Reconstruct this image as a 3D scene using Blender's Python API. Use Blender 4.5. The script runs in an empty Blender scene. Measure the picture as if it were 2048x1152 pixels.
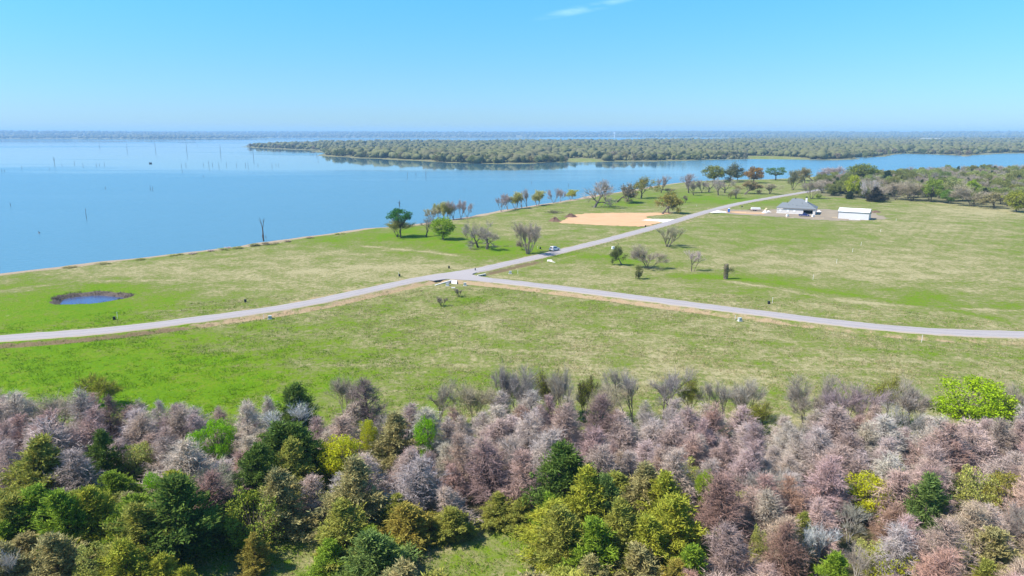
import bpy, math, random
import numpy as np
from mathutils import Vector, Matrix

SC = bpy.context.scene
COL = SC.collection
R = math.radians

# ------------------------------------------------------------------ camera, sky, sun, exposure
CAM_H = 45.0
PITCH = R(12.76)
FPX = 1365.33
cam = bpy.data.cameras.new('camera')
cam.lens = 24.0; cam.sensor_width = 36.0; cam.clip_start = 0.5; cam.clip_end = 120000.0
cam_o = bpy.data.objects.new('camera', cam); COL.objects.link(cam_o)
cam_o.location = (0, 0, CAM_H); cam_o.rotation_euler = (math.pi / 2 - PITCH, 0, 0)
SC.camera = cam_o

SUN_EL, SUN_BACK = R(51), R(14)
SUN_DIR = Vector((-math.cos(SUN_EL) * math.cos(SUN_BACK), -math.cos(SUN_EL) * math.sin(SUN_BACK), math.sin(SUN_EL)))
w = bpy.data.worlds.new('World'); SC.world = w; w.use_nodes = True
nt = w.node_tree; nt.nodes.clear()
wout = nt.nodes.new('ShaderNodeOutputWorld'); wbg = nt.nodes.new('ShaderNodeBackground')
sky = nt.nodes.new('ShaderNodeTexSky'); sky.sky_type = 'NISHITA'; sky.sun_disc = False
sky.sun_elevation = SUN_EL
sky.sun_rotation = math.atan2(SUN_DIR.x, SUN_DIR.y)
sky.altitude = 100; sky.air_density = 1.0; sky.dust_density = 0.25; sky.ozone_density = 3.0
wbg.inputs['Strength'].default_value = 0.124
tint = nt.nodes.new('ShaderNodeMix'); tint.data_type = 'RGBA'; tint.blend_type = 'MULTIPLY'
tint.inputs[0].default_value = 1.0
tint.inputs[7].default_value = (0.80, 1.04, 1.12, 1)
nt.links.new(sky.outputs[0], tint.inputs[6])
# the whole dome a clear spring blue, paler towards the horizon all the way round
sxyz = nt.nodes.new('ShaderNodeSeparateXYZ'); tcs = nt.nodes.new('ShaderNodeTexCoord')
nt.links.new(tcs.outputs['Generated'], sxyz.inputs[0])
tr = nt.nodes.new('ShaderNodeValToRGB'); nt.links.new(sxyz.outputs[2], tr.inputs[0])
te = tr.color_ramp.elements
te[0].position = 0.0; te[0].color = (0.355, 0.55, 0.83, 1)
te[1].position = 0.5; te[1].color = (0.38, 0.84, 1.0, 1)
for pq, cq in ((0.03, (0.36, 0.56, 0.84, 1)), (0.08, (0.36, 0.615, 0.89, 1)), (0.18, (0.33, 0.78, 1.0, 1))):
    eq = te.new(pq); eq.color = cq
nt.links.new(tr.outputs[0], tint.inputs[7])
# a thin cirrus wisp high in the sky
tc = nt.nodes.new('ShaderNodeTexCoord')
mp = nt.nodes.new('ShaderNodeMapping'); mp.vector_type = 'TEXTURE'
cdir = Vector((0.10, 0.981, 0.1645))
mp.inputs['Location'].default_value = (cdir.x, cdir.y, cdir.z)
mp.inputs['Rotation'].default_value = (0, R(-10), 0)
mp.inputs['Scale'].default_value = (0.095, 1.0, 0.0075)
nt.links.new(tc.outputs['Generated'], mp.inputs['Vector'])
wn = nt.nodes.new('ShaderNodeTexNoise'); wn.inputs['Scale'].default_value = 14; wn.inputs['Detail'].default_value = 5
wm2 = nt.nodes.new('ShaderNodeMapping'); wm2.inputs['Rotation'].default_value = (0, R(12), 0); wm2.inputs['Scale'].default_value = (1, 1, 6)
nt.links.new(tc.outputs['Generated'], wm2.inputs['Vector']); nt.links.new(wm2.outputs[0], wn.inputs['Vector'])
vl = nt.nodes.new('ShaderNodeVectorMath'); vl.operation = 'LENGTH'
nt.links.new(mp.outputs[0], vl.inputs[0])
mr = nt.nodes.new('ShaderNodeMapRange'); mr.interpolation_type = 'SMOOTHSTEP'
mr.inputs[1].default_value = 1.0; mr.inputs[2].default_value = 0.0; mr.inputs[3].default_value = 0; mr.inputs[4].default_value = 1
nt.links.new(vl.outputs['Value'], mr.inputs[0])
mr2 = nt.nodes.new('ShaderNodeMapRange'); mr2.inputs[1].default_value = 0.42; mr2.inputs[2].default_value = 0.75
nt.links.new(wn.outputs[0], mr2.inputs[0])
mm = nt.nodes.new('ShaderNodeMath'); mm.operation = 'MULTIPLY'
mr2.inputs[4].default_value = 0.42
nt.links.new(mr.outputs[0], mm.inputs[0]); nt.links.new(mr2.outputs[0], mm.inputs[1])
cl = nt.nodes.new('ShaderNodeMix'); cl.data_type = 'RGBA'
nt.links.new(mm.outputs[0], cl.inputs[0]); nt.links.new(tint.outputs[2], cl.inputs[6])
cl.inputs[7].default_value = (5.2, 7.2, 8.6, 1)
nt.links.new(cl.outputs[2], wbg.inputs['Color']); nt.links.new(wbg.outputs[0], wout.inputs[0])

sun = bpy.data.lights.new('sun', 'SUN'); sun.energy = 4.6; sun.angle = R(0.55); sun.color = (1.0, 0.95, 0.87)
sun_o = bpy.data.objects.new('sun', sun); COL.objects.link(sun_o)
sun_o.rotation_euler = SUN_DIR.to_track_quat('Z', 'Y').to_euler(); sun_o.location = (-200, -50, 250)

SC.view_settings.view_transform = 'Standard'; SC.view_settings.look = 'None'
SC.view_settings.exposure = 0.75; SC.view_settings.gamma = 1.0
SC.view_settings.use_curve_mapping = False
SC.render.engine = 'CYCLES'
SC.cycles.use_denoising = True
try: SC.cycles.denoiser = 'OPENIMAGEDENOISE'
except Exception: pass
SC.cycles.max_bounces = 5; SC.cycles.diffuse_bounces = 2; SC.cycles.glossy_bounces = 2
SC.cycles.transmission_bounces = 2; SC.cycles.volume_bounces = 1; SC.cycles.transparent_max_bounces = 4

# ------------------------------------------------------------------ pixel rays -> places on the ground
cp, sp = math.cos(PITCH), math.sin(PITCH)
def G(px, py, z=0.0):
    """ground point seen at photograph pixel (2048 x 1152)"""
    x = (px - 1024) / FPX; u = -(py - 576) / FPX
    d = (x, cp + u * sp, -sp + u * cp)
    t = (z - CAM_H) / d[2]
    return (d[0] * t, d[1] * t)
def PROJ(x, y, z):
    dz = z - CAM_H
    dep = y * cp - dz * sp; up = y * sp + dz * cp
    return 1024 + FPX * x / dep, 576 - FPX * up / dep
def MPP(px, py):
    """metres per photograph pixel at that ground point"""
    x, y = G(px, py); return (y * cp + CAM_H * sp) / FPX

# ------------------------------------------------------------------ materials
MATS = {}
def newmat(name):
    m = bpy.data.materials.new(name); m.use_nodes = True
    n = m.node_tree; n.nodes.clear()
    o = n.nodes.new('ShaderNodeOutputMaterial'); b = n.nodes.new('ShaderNodeBsdfPrincipled')
    n.links.new(b.outputs[0], o.inputs[0])
    MATS[name] = m
    return m, n, b, o
def N(n, t, **kw):
    x = n.nodes.new(t)
    for k, v in kw.items(): setattr(x, k, v)
    return x
def mix(n, fac, a, b, mode='MIX'):
    m = n.nodes.new('ShaderNodeMix'); m.data_type = 'RGBA'; m.blend_type = mode
    for s, v in ((0, fac), (6, a), (7, b)):
        if hasattr(v, 'links') or isinstance(v, bpy.types.NodeSocket): n.links.new(v, m.inputs[s])
        elif isinstance(v, (int, float)): m.inputs[s].default_value = v
        else: m.inputs[s].default_value = (*v, 1)
    return m.outputs[2]
def math_(n, op, a, b=None, c=None, clamp=False):
    m = n.nodes.new('ShaderNodeMath'); m.operation = op; m.use_clamp = clamp
    for i, v in enumerate((a, b, c)):
        if v is None: continue
        if isinstance(v, bpy.types.NodeSocket): n.links.new(v, m.inputs[i])
        else: m.inputs[i].default_value = v
    return m.outputs[0]
def maprange(n, v, a, b, c=0.0, d=1.0, smooth=True):
    m = n.nodes.new('ShaderNodeMapRange'); m.interpolation_type = 'SMOOTHSTEP' if smooth else 'LINEAR'
    n.links.new(v, m.inputs[0])
    for i, q in enumerate((a, b, c, d)): m.inputs[i + 1].default_value = q
    return m.outputs[0]
def noise(n, vec, scale, detail=3, rough=0.55, sc=None, dist=0):
    t = n.nodes.new('ShaderNodeTexNoise'); t.inputs['Scale'].default_value = scale
    t.inputs['Detail'].default_value = detail; t.inputs['Roughness'].default_value = rough
    t.inputs['Distortion'].default_value = dist
    if sc is not None:
        m = n.nodes.new('ShaderNodeMapping'); m.inputs['Scale'].default_value = sc
        n.links.new(vec, m.inputs[0]); vec = m.outputs[0]
    n.links.new(vec, t.inputs['Vector'])
    return t.outputs[0]
def attr(n, name):
    a = n.nodes.new('ShaderNodeAttribute'); a.attribute_name = name; return a.outputs['Fac']
def plain(name, col, rough=0.7, metal=0.0, var=0.12, scale=3.0, spec=0.3):
    m, n, b, o = newmat(name)
    g = N(n, 'ShaderNodeNewGeometry')
    k = noise(n, g.outputs['Position'], scale, 4)
    c = mix(n, k, tuple(v * (1 - var) for v in col), tuple(min(1, v * (1 + var)) for v in col))
    n.links.new(c, b.inputs['Base Color']); b.inputs['Roughness'].default_value = rough
    b.inputs['Metallic'].default_value = metal; b.inputs['Specular IOR Level'].default_value = spec
    return m
def leafmat(name, trans=0.25, var=0.45, warm=0.06):
    m, n, b, o = newmat(name)
    oi = N(n, 'ShaderNodeObjectInfo'); g = N(n, 'ShaderNodeNewGeometry')
    k = maprange(n, g.outputs['Random Per Island'], 0, 1, 1 - var, 1 + var, False)
    vm = N(n, 'ShaderNodeVectorMath', operation='SCALE')
    n.links.new(oi.outputs['Color'], vm.inputs[0]); n.links.new(k, vm.inputs['Scale'])
    # clump-sized drift of leaf colour
    tcx = N(n, 'ShaderNodeTexCoord')
    q = noise(n, tcx.outputs['Object'], 0.9, 2)
    c = mix(n, maprange(n, q, 0.35, 0.7, 0, 0.5), vm.outputs[0], (0.5 + warm * 3, 0.5 + warm, 0.42), 'OVERLAY')
    b.inputs['Roughness'].default_value = 0.75; b.inputs['Specular IOR Level'].default_value = 0.12
    n.links.new(c, b.inputs['Base Color'])
    if trans > 0:
        t = N(n, 'ShaderNodeBsdfTranslucent'); n.links.new(c, t.inputs[0])
        ms = N(n, 'ShaderNodeMixShader'); ms.inputs[0].default_value = trans
        n.links.new(b.outputs[0], ms.inputs[1]); n.links.new(t.outputs[0], ms.inputs[2]); n.links.new(ms.outputs[0], o.inputs[0])
    return m
M_LEAF = leafmat('leaf_foliage', 0.28, 0.35)
M_NEEDLE = leafmat('cedar_foliage', 0.3, 0.4, 0.06)
M_TWIG = leafmat('dry_twig', 0.0, 0.35, 0.03)
M_BARK = leafmat('bark', 0.0, 0.2, 0.03)

def build_ground_mat():
    m, n, b, o = newmat('meadow_ground')
    g = N(n, 'ShaderNodeNewGeometry'); P = g.outputs['Position']
    n1 = noise(n, P, 0.016, 4, 0.6); n2 = noise(n, P, 0.11, 4, 0.6); n3 = noise(n, P, 0.7, 4, 0.65); n4 = noise(n, P, 3.2, 3, 0.7)
    lush = attr(n, 'lush')
    v = math_(n, 'ADD', lush, math_(n, 'MULTIPLY', math_(n, 'SUBTRACT', n1, 0.5), 0.6))
    v = math_(n, 'ADD', v, math_(n, 'MULTIPLY', math_(n, 'SUBTRACT', n2, 0.5), 1.3))
    v = math_(n, 'ADD', v, math_(n, 'MULTIPLY', math_(n, 'SUBTRACT', n3, 0.5), 1.5))
    v = math_(n, 'ADD', v, math_(n, 'MULTIPLY', math_(n, 'SUBTRACT', n4, 0.5), 0.7))
    a0, a1 = G(1700, 505), G(1772, 456); ang = math.atan2(a1[1] - a0[1], a1[0] - a0[0])
    rm = N(n, 'ShaderNodeMapping'); rm.inputs['Rotation'].default_value = (0, 0, -ang); n.links.new(P, rm.inputs[0])
    rx = N(n, 'ShaderNodeSeparateXYZ'); n.links.new(rm.outputs[0], rx.inputs[0])
    wv = math_(n, 'SINE', math_(n, 'ADD', math_(n, 'MULTIPLY', rx.outputs[1], 1.55), math_(n, 'MULTIPLY', n2, 3.0)))
    v = math_(n, 'SUBTRACT', v, math_(n, 'MULTIPLY', math_(n, 'MULTIPLY', wv, math_(n, 'MULTIPLY', attr(n, 'rows'), maprange(n, n3, 0.4, 0.62))), 0.12))
    r = N(n, 'ShaderNodeValToRGB'); n.links.new(v, r.inputs[0])
    e = r.color_ramp.elements
    e[0].position = 0.0; e[0].color = (0.36, 0.31, 0.165, 1)
    e[1].position = 1.0; e[1].color = (0.105, 0.205, 0.004, 1)
    for p, c in ((0.22, (0.26, 0.235, 0.105, 1)), (0.42, (0.18, 0.195, 0.058, 1)), (0.62, (0.145, 0.19, 0.026, 1)), (0.8, (0.135, 0.215, 0.007, 1))):
        k = e.new(p); k.color = c
    c = r.outputs[0]
    # dark blades of fresh grass between the tufts
    c = mix(n, maprange(n, noise(n, P, 1.6, 3, 0.7), 0.54, 0.68, 0, 0.6), c, (0.055, 0.105, 0.01))
    br = noise(n, P, 0.35, 5, 0.7)
    dirt = maprange(n, math_(n, 'ADD', attr(n, 'dirt'), math_(n, 'MULTIPLY', math_(n, 'SUBTRACT', br, 0.5), 2.4)), 0.3, 0.75)
    dcol = mix(n, n3, (0.40, 0.25, 0.13), (0.36, 0.29, 0.19))
    c = mix(n, dirt, c, dcol)
    brown = maprange(n, math_(n, 'ADD', attr(n, 'brown'), math_(n, 'MULTIPLY', math_(n, 'SUBTRACT', br, 0.5), 1.2)), 0.35, 0.7)
    c = mix(n, brown, c, mix(n, n3, (0.14, 0.10, 0.055), (0.23, 0.17, 0.09)))
    c = mix(n, maprange(n, math_(n, 'ADD', attr(n, 'sand'), math_(n, 'MULTIPLY', math_(n, 'SUBTRACT', n2, 0.5), 0.5)), 0.35, 0.65), c, mix(n, n3, (0.27, 0.19, 0.12), (0.43, 0.34, 0.25)))
    c = mix(n, attr(n, 'litter'), c, mix(n, n3, (0.10, 0.075, 0.05), (0.19, 0.16, 0.09)))
    c = mix(n, maprange(n, math_(n, 'ADD', attr(n, 'mud'), math_(n, 'MULTIPLY', math_(n, 'SUBTRACT', n3, 0.5), 0.4)), 0.4, 0.6), c, mix(n, n4, (0.045, 0.035, 0.03), (0.20, 0.16, 0.13)))
    c = mix(n, attr(n, 'wood'), c, mix(n, n2, (0.15, 0.14, 0.075), (0.22, 0.20, 0.10)))
    n.links.new(c, b.inputs['Base Color']); b.inputs['Roughness'].default_value = 0.95; b.inputs['Specular IOR Level'].default_value = 0.05
    bp = N(n, 'ShaderNodeBump'); bp.inputs['Strength'].default_value = 0.9; bp.inputs['Distance'].default_value = 0.5
    hgt = math_(n, 'ADD', math_(n, 'MULTIPLY', noise(n, P, 0.9, 4, 0.7), 0.8), math_(n, 'MULTIPLY', n4, 0.3))
    n.links.new(hgt, bp.inputs['Height']); n.links.new(bp.outputs[0], b.inputs['Normal'])
    return m
M_GROUND = build_ground_mat()

def build_water_mat():
    m, n, b, o = newmat('lake_water')
    g = N(n, 'ShaderNodeNewGeometry'); P = g.outputs['Position']
    sx = N(n, 'ShaderNodeSeparateXYZ'); n.links.new(P, sx.inputs[0])
    X, Y = sx.outputs[0], sx.outputs[1]
    # wind-rippled water near the shore, calm slicks further out
    wob = noise(n, P, 0.0022, 3, 0.5, (1, 3.0, 1))
    edge = math_(n, 'ADD', math_(n, 'ADD', Y, math_(n, 'MULTIPLY', X, 0.28)), math_(n, 'MULTIPLY', math_(n, 'SUBTRACT', wob, 0.5), 480))
    calm = maprange(n, edge, 640, 860)
    bands = noise(n, P, 0.0011, 4, 0.6, (0.35, 1.0, 1))
    calm = math_(n, 'MULTIPLY', calm, maprange(n, bands, 0.50, 0.60, 1.0, 0.35))
    east = maprange(n, X, 150, 480, 1.0, 0.0)
    calm = math_(n, 'MULTIPLY', calm, east)
    soft = noise(n, P, 0.004, 4, 0.6, (0.6, 2.2, 1))
    ripp = math_(n, 'SUBTRACT', 1.0, calm)
    ripp = math_(n, 'MULTIPLY', ripp, maprange(n, soft, 0.3, 0.7, 0.82, 1.0))
    n.links.new(mix(n, ripp, (0.07, 0.15, 0.185), (0.085, 0.195, 0.26)), b.inputs['Base Color'])
    n.links.new(math_(n, 'ADD', 0.04, math_(n, 'MULTIPLY', ripp, 0.22)), b.inputs['Roughness'])
    b.inputs['IOR'].default_value = 1.333
    bp = N(n, 'ShaderNodeBump'); bp.inputs['Distance'].default_value = 0.35
    n.links.new(math_(n, 'MULTIPLY', ripp, 0.55), bp.inputs['Strength'])
    h = math_(n, 'ADD', noise(n, P, 0.5, 3, 0.6, (0.6, 1.3, 1)), math_(n, 'MULTIPLY', noise(n, P, 1.7, 2, 0.6), 0.4))
    n.links.new(h, bp.inputs['Height']); n.links.new(bp.outputs[0], b.inputs['Normal'])
    return m
M_WATER = build_water_mat()

def build_road_mat(name, a, c2, crackscale=0.5):
    m, n, b, o = newmat(name)
    g = N(n, 'ShaderNodeNewGeometry'); P = g.outputs['Position']
    n1 = noise(n, P, 0.12, 4, 0.6); n2 = noise(n, P, 6.0, 3, 0.7)
    c = mix(n, n1, a, c2)
    c = mix(n, maprange(n, n2, 0.4, 0.8, 0, 0.35), c, tuple(v * 0.75 for v in a))
    c = mix(n, maprange(n, noise(n, P, crackscale, 5, 0.75), 0.60, 0.75, 0, 0.35), c, tuple(v * 0.7 for v in a))
    if name == 'chip_seal_road':
        ac = attr(n, 'across'); wn_ = noise(n, P, 0.45, 4, 0.7)
        e_ = math_(n, 'ADD', ac, math_(n, 'MULTIPLY', math_(n, 'SUBTRACT', wn_, 0.5), 0.9))
        c = mix(n, maprange(n, e_, 0.78, 1.1, 0, 0.75), c, (0.36, 0.28, 0.19))
        trk = maprange(n, math_(n, 'ABSOLUTE', math_(n, 'SUBTRACT', e_, 0.45)), 0.0, 0.22, 0.45, 0.0)
        c = mix(n, trk, c, tuple(v * 0.72 for v in a))
    n.links.new(c, b.inputs['Base Color']); b.inputs['Roughness'].default_value = 0.9; b.inputs['Specular IOR Level'].default_value = 0.2
    return m
M_ROAD = build_road_mat('chip_seal_road', (0.33, 0.292, 0.288), (0.39, 0.35, 0.342))
M_PAD = build_road_mat('orange_clay', (0.52, 0.28, 0.135), (0.62, 0.41, 0.24), 0.16)
M_YARD = build_road_mat('bare_yard_earth', (0.19, 0.15, 0.115), (0.40, 0.32, 0.22), 0.2)
M_CONC = plain('concrete', (0.55, 0.52, 0.50), 0.85)
M_CHALK = plain('white_gravel', (0.68, 0.63, 0.58), 0.9)

# ------------------------------------------------------------------ mesh helpers
class MB:
    def __init__(s): s.v = []; s.f = []; s.n = 0
    def add(s, verts, faces):
        verts = np.asarray(verts, float).reshape(-1, 3)
        for f in faces: s.f.append([i + s.n for i in f])
        s.v.append(verts); s.n += len(verts)
    def addq(s, verts, faces):
        faces = np.asarray(faces) + s.n
        s.v.append(verts); s.f.extend(faces.tolist()); s.n += len(verts)
    def box(s, c, size, rz=0.0, taper=1.0):
        x, y, z = (q / 2 for q in size)
        V = np.array([(-x, -y, -z), (x, -y, -z), (x, y, -z), (-x, y, -z), (-x * taper, -y * taper, z), (x * taper, -y * taper, z), (x * taper, y * taper, z), (-x * taper, y * taper, z)])
        if rz:
            ca, sa = math.cos(rz), math.sin(rz)
            V[:, :2] = V[:, :2] @ np.array([[ca, sa], [-sa, ca]])
        s.add(V + np.array(c), [(0, 3, 2, 1), (4, 5, 6, 7), (0, 1, 5, 4), (1, 2, 6, 5), (2, 3, 7, 6), (3, 0, 4, 7)])
    def tube(s, pts, rad, k=5, cap=False):
        pts = np.asarray(pts, float); m = len(pts)
        t = np.gradient(pts, axis=0); t /= np.linalg.norm(t, axis=1)[:, None] + 1e-9
        ref = np.array((0.31, 0.17, 0.93)) if abs(t[0, 2]) < 0.9 else np.array((1.0, 0.1, 0.0))
        a = np.cross(t, ref); a /= np.linalg.norm(a, axis=1)[:, None] + 1e-9
        b = np.cross(t, a)
        ang = np.arange(k) * 2 * math.pi / k
        V = pts[:, None] + (np.cos(ang)[None, :, None] * a[:, None] + np.sin(ang)[None, :, None] * b[:, None]) * np.asarray(rad)[:, None, None]
        F = [(i * k + j, i * k + (j + 1) % k, (i + 1) * k + (j + 1) % k, (i + 1) * k + j) for i in range(m - 1) for j in range(k)]
        if cap: F += [tuple(range(k))[::-1], tuple((m - 1) * k + j for j in range(k))]
        s.add(V.reshape(-1, 3), F)
    def mesh(s, name, mat, smooth=False):
        me = bpy.data.meshes.new(name)
        V = np.concatenate(s.v) if s.v else np.zeros((0, 3))
        me.from_pydata(V.tolist(), [], s.f)
        if mat is not None: me.materials.append(mat)
        if smooth: me.shade_smooth()
        return me
def link(name, data, parent=None, loc=None, rz=0.0, color=None):
    o = bpy.data.objects.new(name, data); COL.objects.link(o)
    if parent is not None: o.parent = parent
    if loc is not None: o.location = loc
    if rz: o.rotation_euler = (0, 0, rz)
    if color is not None: o.color = (*color, 1)
    return o
def tag(o, label, cat, group=None):
    o['label'] = label; o['category'] = cat
    if group: o['group'] = group
    return o
def struct(o): o['kind'] = 'structure'; return o

# ------------------------------------------------------------------ land outlines
WZ = -1.5
def GL(pts, z=WZ): return [G(px, py, z) for px, py in pts]
SHORE_PX = [(-300, 588), (0, 548.7), (60, 541), (102, 536), (160, 529), (219, 522), (273, 516), (342, 508), (410, 501), (470, 494), (513, 486.5), (554, 481), (632, 471.5), (700, 462), (726, 457.5), (772, 455), (827, 450), (893, 440.5), (930, 434.5), (966, 428), (997, 421.5), (1040, 415), (1084, 409), (1124, 402.5), (1146, 399.5), (1174, 392.5), (1235, 384.5), (1300, 373.5), (1336, 368.5), (1373, 364.5), (1420, 362), (1464, 360.5), (1520, 360), (1570, 358), (1650, 352), (1750, 347), (1850, 343), (1950, 341), (2048, 339.5), (2300, 336)]
NEAR = GL(SHORE_PX) + [(1500, 1000), (2800, 900), (2800, -700), (-520, -700), (-480, -60)]
PEN_PX = [(486, 294.5), (540, 297.5), (600, 299.5), (636, 301), (644, 309), (660, 313), (720, 316), (770, 318), (810, 320), (850, 321), (868, 324), (890, 326), (940, 327.5), (1000, 328), (1070, 327), (1130, 325.5), (1170, 324), (1230, 322.5), (1300, 322), (1380, 321), (1470, 319.5), (1560, 318.5), (1650, 319.5), (1710, 318.5), (1750, 315), (1780, 310.5), (1806, 307.5), (1850, 308.3), (1890, 310), (1925, 312.5), (1950, 310.5), (1978, 307.5), (2048, 306.5), (2300, 305), (2700, 304)]
PEN = GL(PEN_PX) + [(7000, 2600), (15000, 9000)] + GL([(1750, 276), (1560, 277), (1450, 280), (1200, 283), (900, 285), (640, 286.8), (540, 289.2), (486, 292.5)])
FAR = GL([(-1800, 277.5), (-500, 277.4), (0, 278), (120, 277.6), (300, 278.2), (420, 277.4), (535, 276.6), (560, 274.9), (900, 274.7), (1200, 275.1), (1420, 275.6), (1520, 276.8), (1900, 276)]) + [(16000, 9000), (45000, 30000), (45000, 60000), (-60000, 60000), (-60000, 9000)]
def sdf(poly, x, y):
    P = np.array(poly); Q = np.roll(P, -1, axis=0)
    d2 = np.full(x.shape, 1e18); inside = np.zeros(x.shape, bool)
    for (ax, ay), (bx, by) in zip(P, Q):
        ex, ey = bx - ax, by - ay; L = ex * ex + ey * ey + 1e-9
        t = np.clip(((x - ax) * ex + (y - ay) * ey) / L, 0, 1)
        d2 = np.minimum(d2, (x - ax - t * ex) ** 2 + (y - ay - t * ey) ** 2)
        c = (ay > y) != (by > y)
        with np.errstate(divide='ignore', invalid='ignore'):
            inside ^= c & (x < (bx - ax) * (y - ay) / (by - ay + (1e-12 if by == ay else 0)) + ax)
    return np.where(inside, 1, -1) * np.sqrt(d2)
def polydist(pts, x, y):
    """distance to an open polyline and on which side (+ = left of travel)"""
    d2 = np.full(x.shape, 1e18); side = np.zeros(x.shape)
    for (ax, ay), (bx, by) in zip(pts[:-1], pts[1:]):
        ex, ey = bx - ax, by - ay; L = ex * ex + ey * ey
        t = np.clip(((x - ax) * ex + (y - ay) * ey) / L, 0, 1)
        q = (x - ax - t * ex) ** 2 + (y - ay - t * ey) ** 2
        k = q < d2
        side = np.where(k, np.sign(ex * (y - ay) - ey * (x - ax)), side); d2 = np.minimum(d2, q)
    return np.sqrt(d2), side
def smooth_line(pts, step=3.0):
    P = [np.array(p) for p in pts]; P = [2 * P[0] - P[1]] + P + [2 * P[-1] - P[-2]]
    out = []
    for i in range(1, len(P) - 2):
        a, b, c, d = P[i - 1:i + 3]; k = max(2, int(np.linalg.norm(c - b) / step))
        for j in range(k):
            t = j / k
            out.append(0.5 * (2 * b + (c - a) * t + (2 * a - 5 * b + 4 * c - d) * t * t + (3 * b - a - 3 * c + d) * t ** 3))
    out.append(P[-2]); return [tuple(q) for q in out]
MAIN = smooth_line([G(*p) for p in [(-260, 694), (0, 677), (222, 660), (444, 632.4), (600, 609.5), (700, 588.5), (846, 557.2), (950, 541.6), (1000, 530.5), (1060, 517.2), (1120, 503), (1178, 489), (1275, 463.8), (1340, 445.5), (1410, 424.3), (1480, 406.6), (1537, 396.4), (1607, 384.6), (1660, 376)]])
BRANCH = smooth_line([G(*p) for p in [(905, 555), (950, 557.5), (1000, 562.5), (1060, 569), (1200, 586), (1365, 607), (1531, 628), (1697, 648), (1862, 662.5), (2048, 669.5), (2300, 672)]])
RW = 2.85
POND_C = G(178, 594.5); POND_R = (10.2, 7.6)
def sstep(a, b, v):
    t = np.clip((v - a) / (b - a), 0, 1); return t * t * (3 - 2 * t)
def wav(x, y, s, ph=0.0):
    return np.sin(x / s + ph + 1.3 * np.sin(y / s * 0.7 + ph)) * np.cos(y / s * 1.1 - ph * 2 + 0.9 * np.sin(x / s * 0.6))
def pond_rho(x, y):
    a = np.arctan2(y - POND_C[1], x - POND_C[0])
    k = 1 + 0.07 * np.sin(3 * a + 1) + 0.05 * np.sin(5 * a)
    return np.hypot((x - POND_C[0]) / POND_R[0], (y - POND_C[1]) / POND_R[1]) / k
def terrain(x, y):
    """height and ground-cover fields"""
    x = np.asarray(x, float); y = np.asarray(y, float); r = np.hypot(x, y)
    s1 = sdf(NEAR, x, y) + 1.2 * wav(x, y, 9.0) + 0.5 * wav(x, y, 3.1, 2)
    s2 = sdf(PEN, x, y) + 20 * wav(x, y, 60.0) + 10 * wav(x, y, 23.0, 1); s3 = sdf(FAR, x, y) + 120 * wav(x, y, 420.0)
    z = np.full(x.shape, -4.5)
    z = np.maximum(z, np.where(s1 > 0, WZ + 1.5 * np.clip(s1 / 11.0, 0, 1) ** 0.8, WZ + np.maximum(s1 * 0.25, -3)))
    z = np.maximum(z, np.where(s2 > 0, WZ + 2.5 * np.clip(s2 / 60, 0, 1) + 3.5 * sstep(80, 700, s2) * (0.6 + 0.4 * wav(x, y, 310.0)), WZ + np.maximum(s2 * 0.05, -3)))
    hill = 58 * sstep(200, 3600, s3) * (0.82 + 0.18 * wav(x, y, 1300.0, 1)) + 0.0012 * np.clip(s3 - 3600, 0, 20000)
    z = np.maximum(z, np.where(s3 > 0, WZ + 3 * np.clip(s3 / 200, 0, 1) + hill, WZ + np.maximum(s3 * 0.02, -3)))
    near = s1 > 0
    dm, sm = polydist(MAIN, x, y); db, sb = polydist(BRANCH, x, y)
    d = np.minimum(dm, db)
    calm = sstep(5, 30, d) * sstep(4, 30, s1) * (1 - sstep(150, 185, r))
    z = z + np.where(near, 0.22 * wav(x, y, 11.0) * calm + 0.10 * wav(x, y, 4.0, 1) * calm, 0)
    # road side ditches
    camside = np.where(dm < db, sm < 0, sb < 0)
    wedge = (dm < db) & (sm < 0)
    depth = np.where(camside, 0.75, 0.28)
    dit = depth * np.exp(-((d - 6.2) / 1.5) ** 2) * near
    z = z - dit
    rho = pond_rho(x, y)
    z = np.where(rho < 1.6, z - 1.7 * (1 - sstep(0.60, 1.05, rho)), z)
    # ground cover
    F = {}
    lush = np.full(x.shape, 0.40)
    px, py = PROJ(x, y, 0 * x)
    def blob(cx, cy, rx, ry, amt, ang=0.0):
        ca, sa = math.cos(ang), math.sin(ang)
        u = ((px - cx) * ca + (py - cy) * sa) / rx; v = (-(px - cx) * sa + (py - cy) * ca) / ry
        return amt * np.exp(-(u * u + v * v))
    for q in BLOBS: lush = lush + blob(*q)
    for tr_, wd_, am in TRACKS:
        q, _ = polydist(tr_, x, y); lush = lush + am * np.exp(-(q / wd_) ** 2)
    lush = np.where(r > 1e3, 0.4, lush)
    F['lush'] = lush
    F['rows'] = blob(1870, 468, 150, 34, 1.0) * (r < 700)
    jag = 0.5 + 0.5 * wav(x, y, 6.0, 3)
    dirt = np.where(camside & (dm < db) & (px < 905), 0.9 * np.exp(-((d - 5.6) / 2.2) ** 2) * sstep(0, 520, px), 0)
    dirt = np.where(~camside & (dm < db), 0.48 * np.exp(-((d - 4.4) / 1.2) ** 2) + 0.25 * (px > 480) * (px < 700) * np.exp(-((d - 5.2) / 1.4) ** 2), dirt)
    dirt = np.where((dm >= db) & camside, 0.85 * np.exp(-((d - 5.2) / 2.0) ** 2) * (1 - 0.4 * sstep(1300, 1700, px)), dirt)
    dirt = np.where((dm >= db) & ~camside, 0.30 * np.exp(-((d - 4.6) / 1.2) ** 2), dirt)
    dirt = np.where(camside & (dm < db) & (px > 960), 0.45 * np.exp(-((d - 8.6) / 1.3) ** 2) * (1 - sstep(1080, 1250, px)) + 0.42 * np.exp(-((d - 4.6) / 1.6) ** 2) * sstep(1250, 1340, px), dirt)
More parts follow.
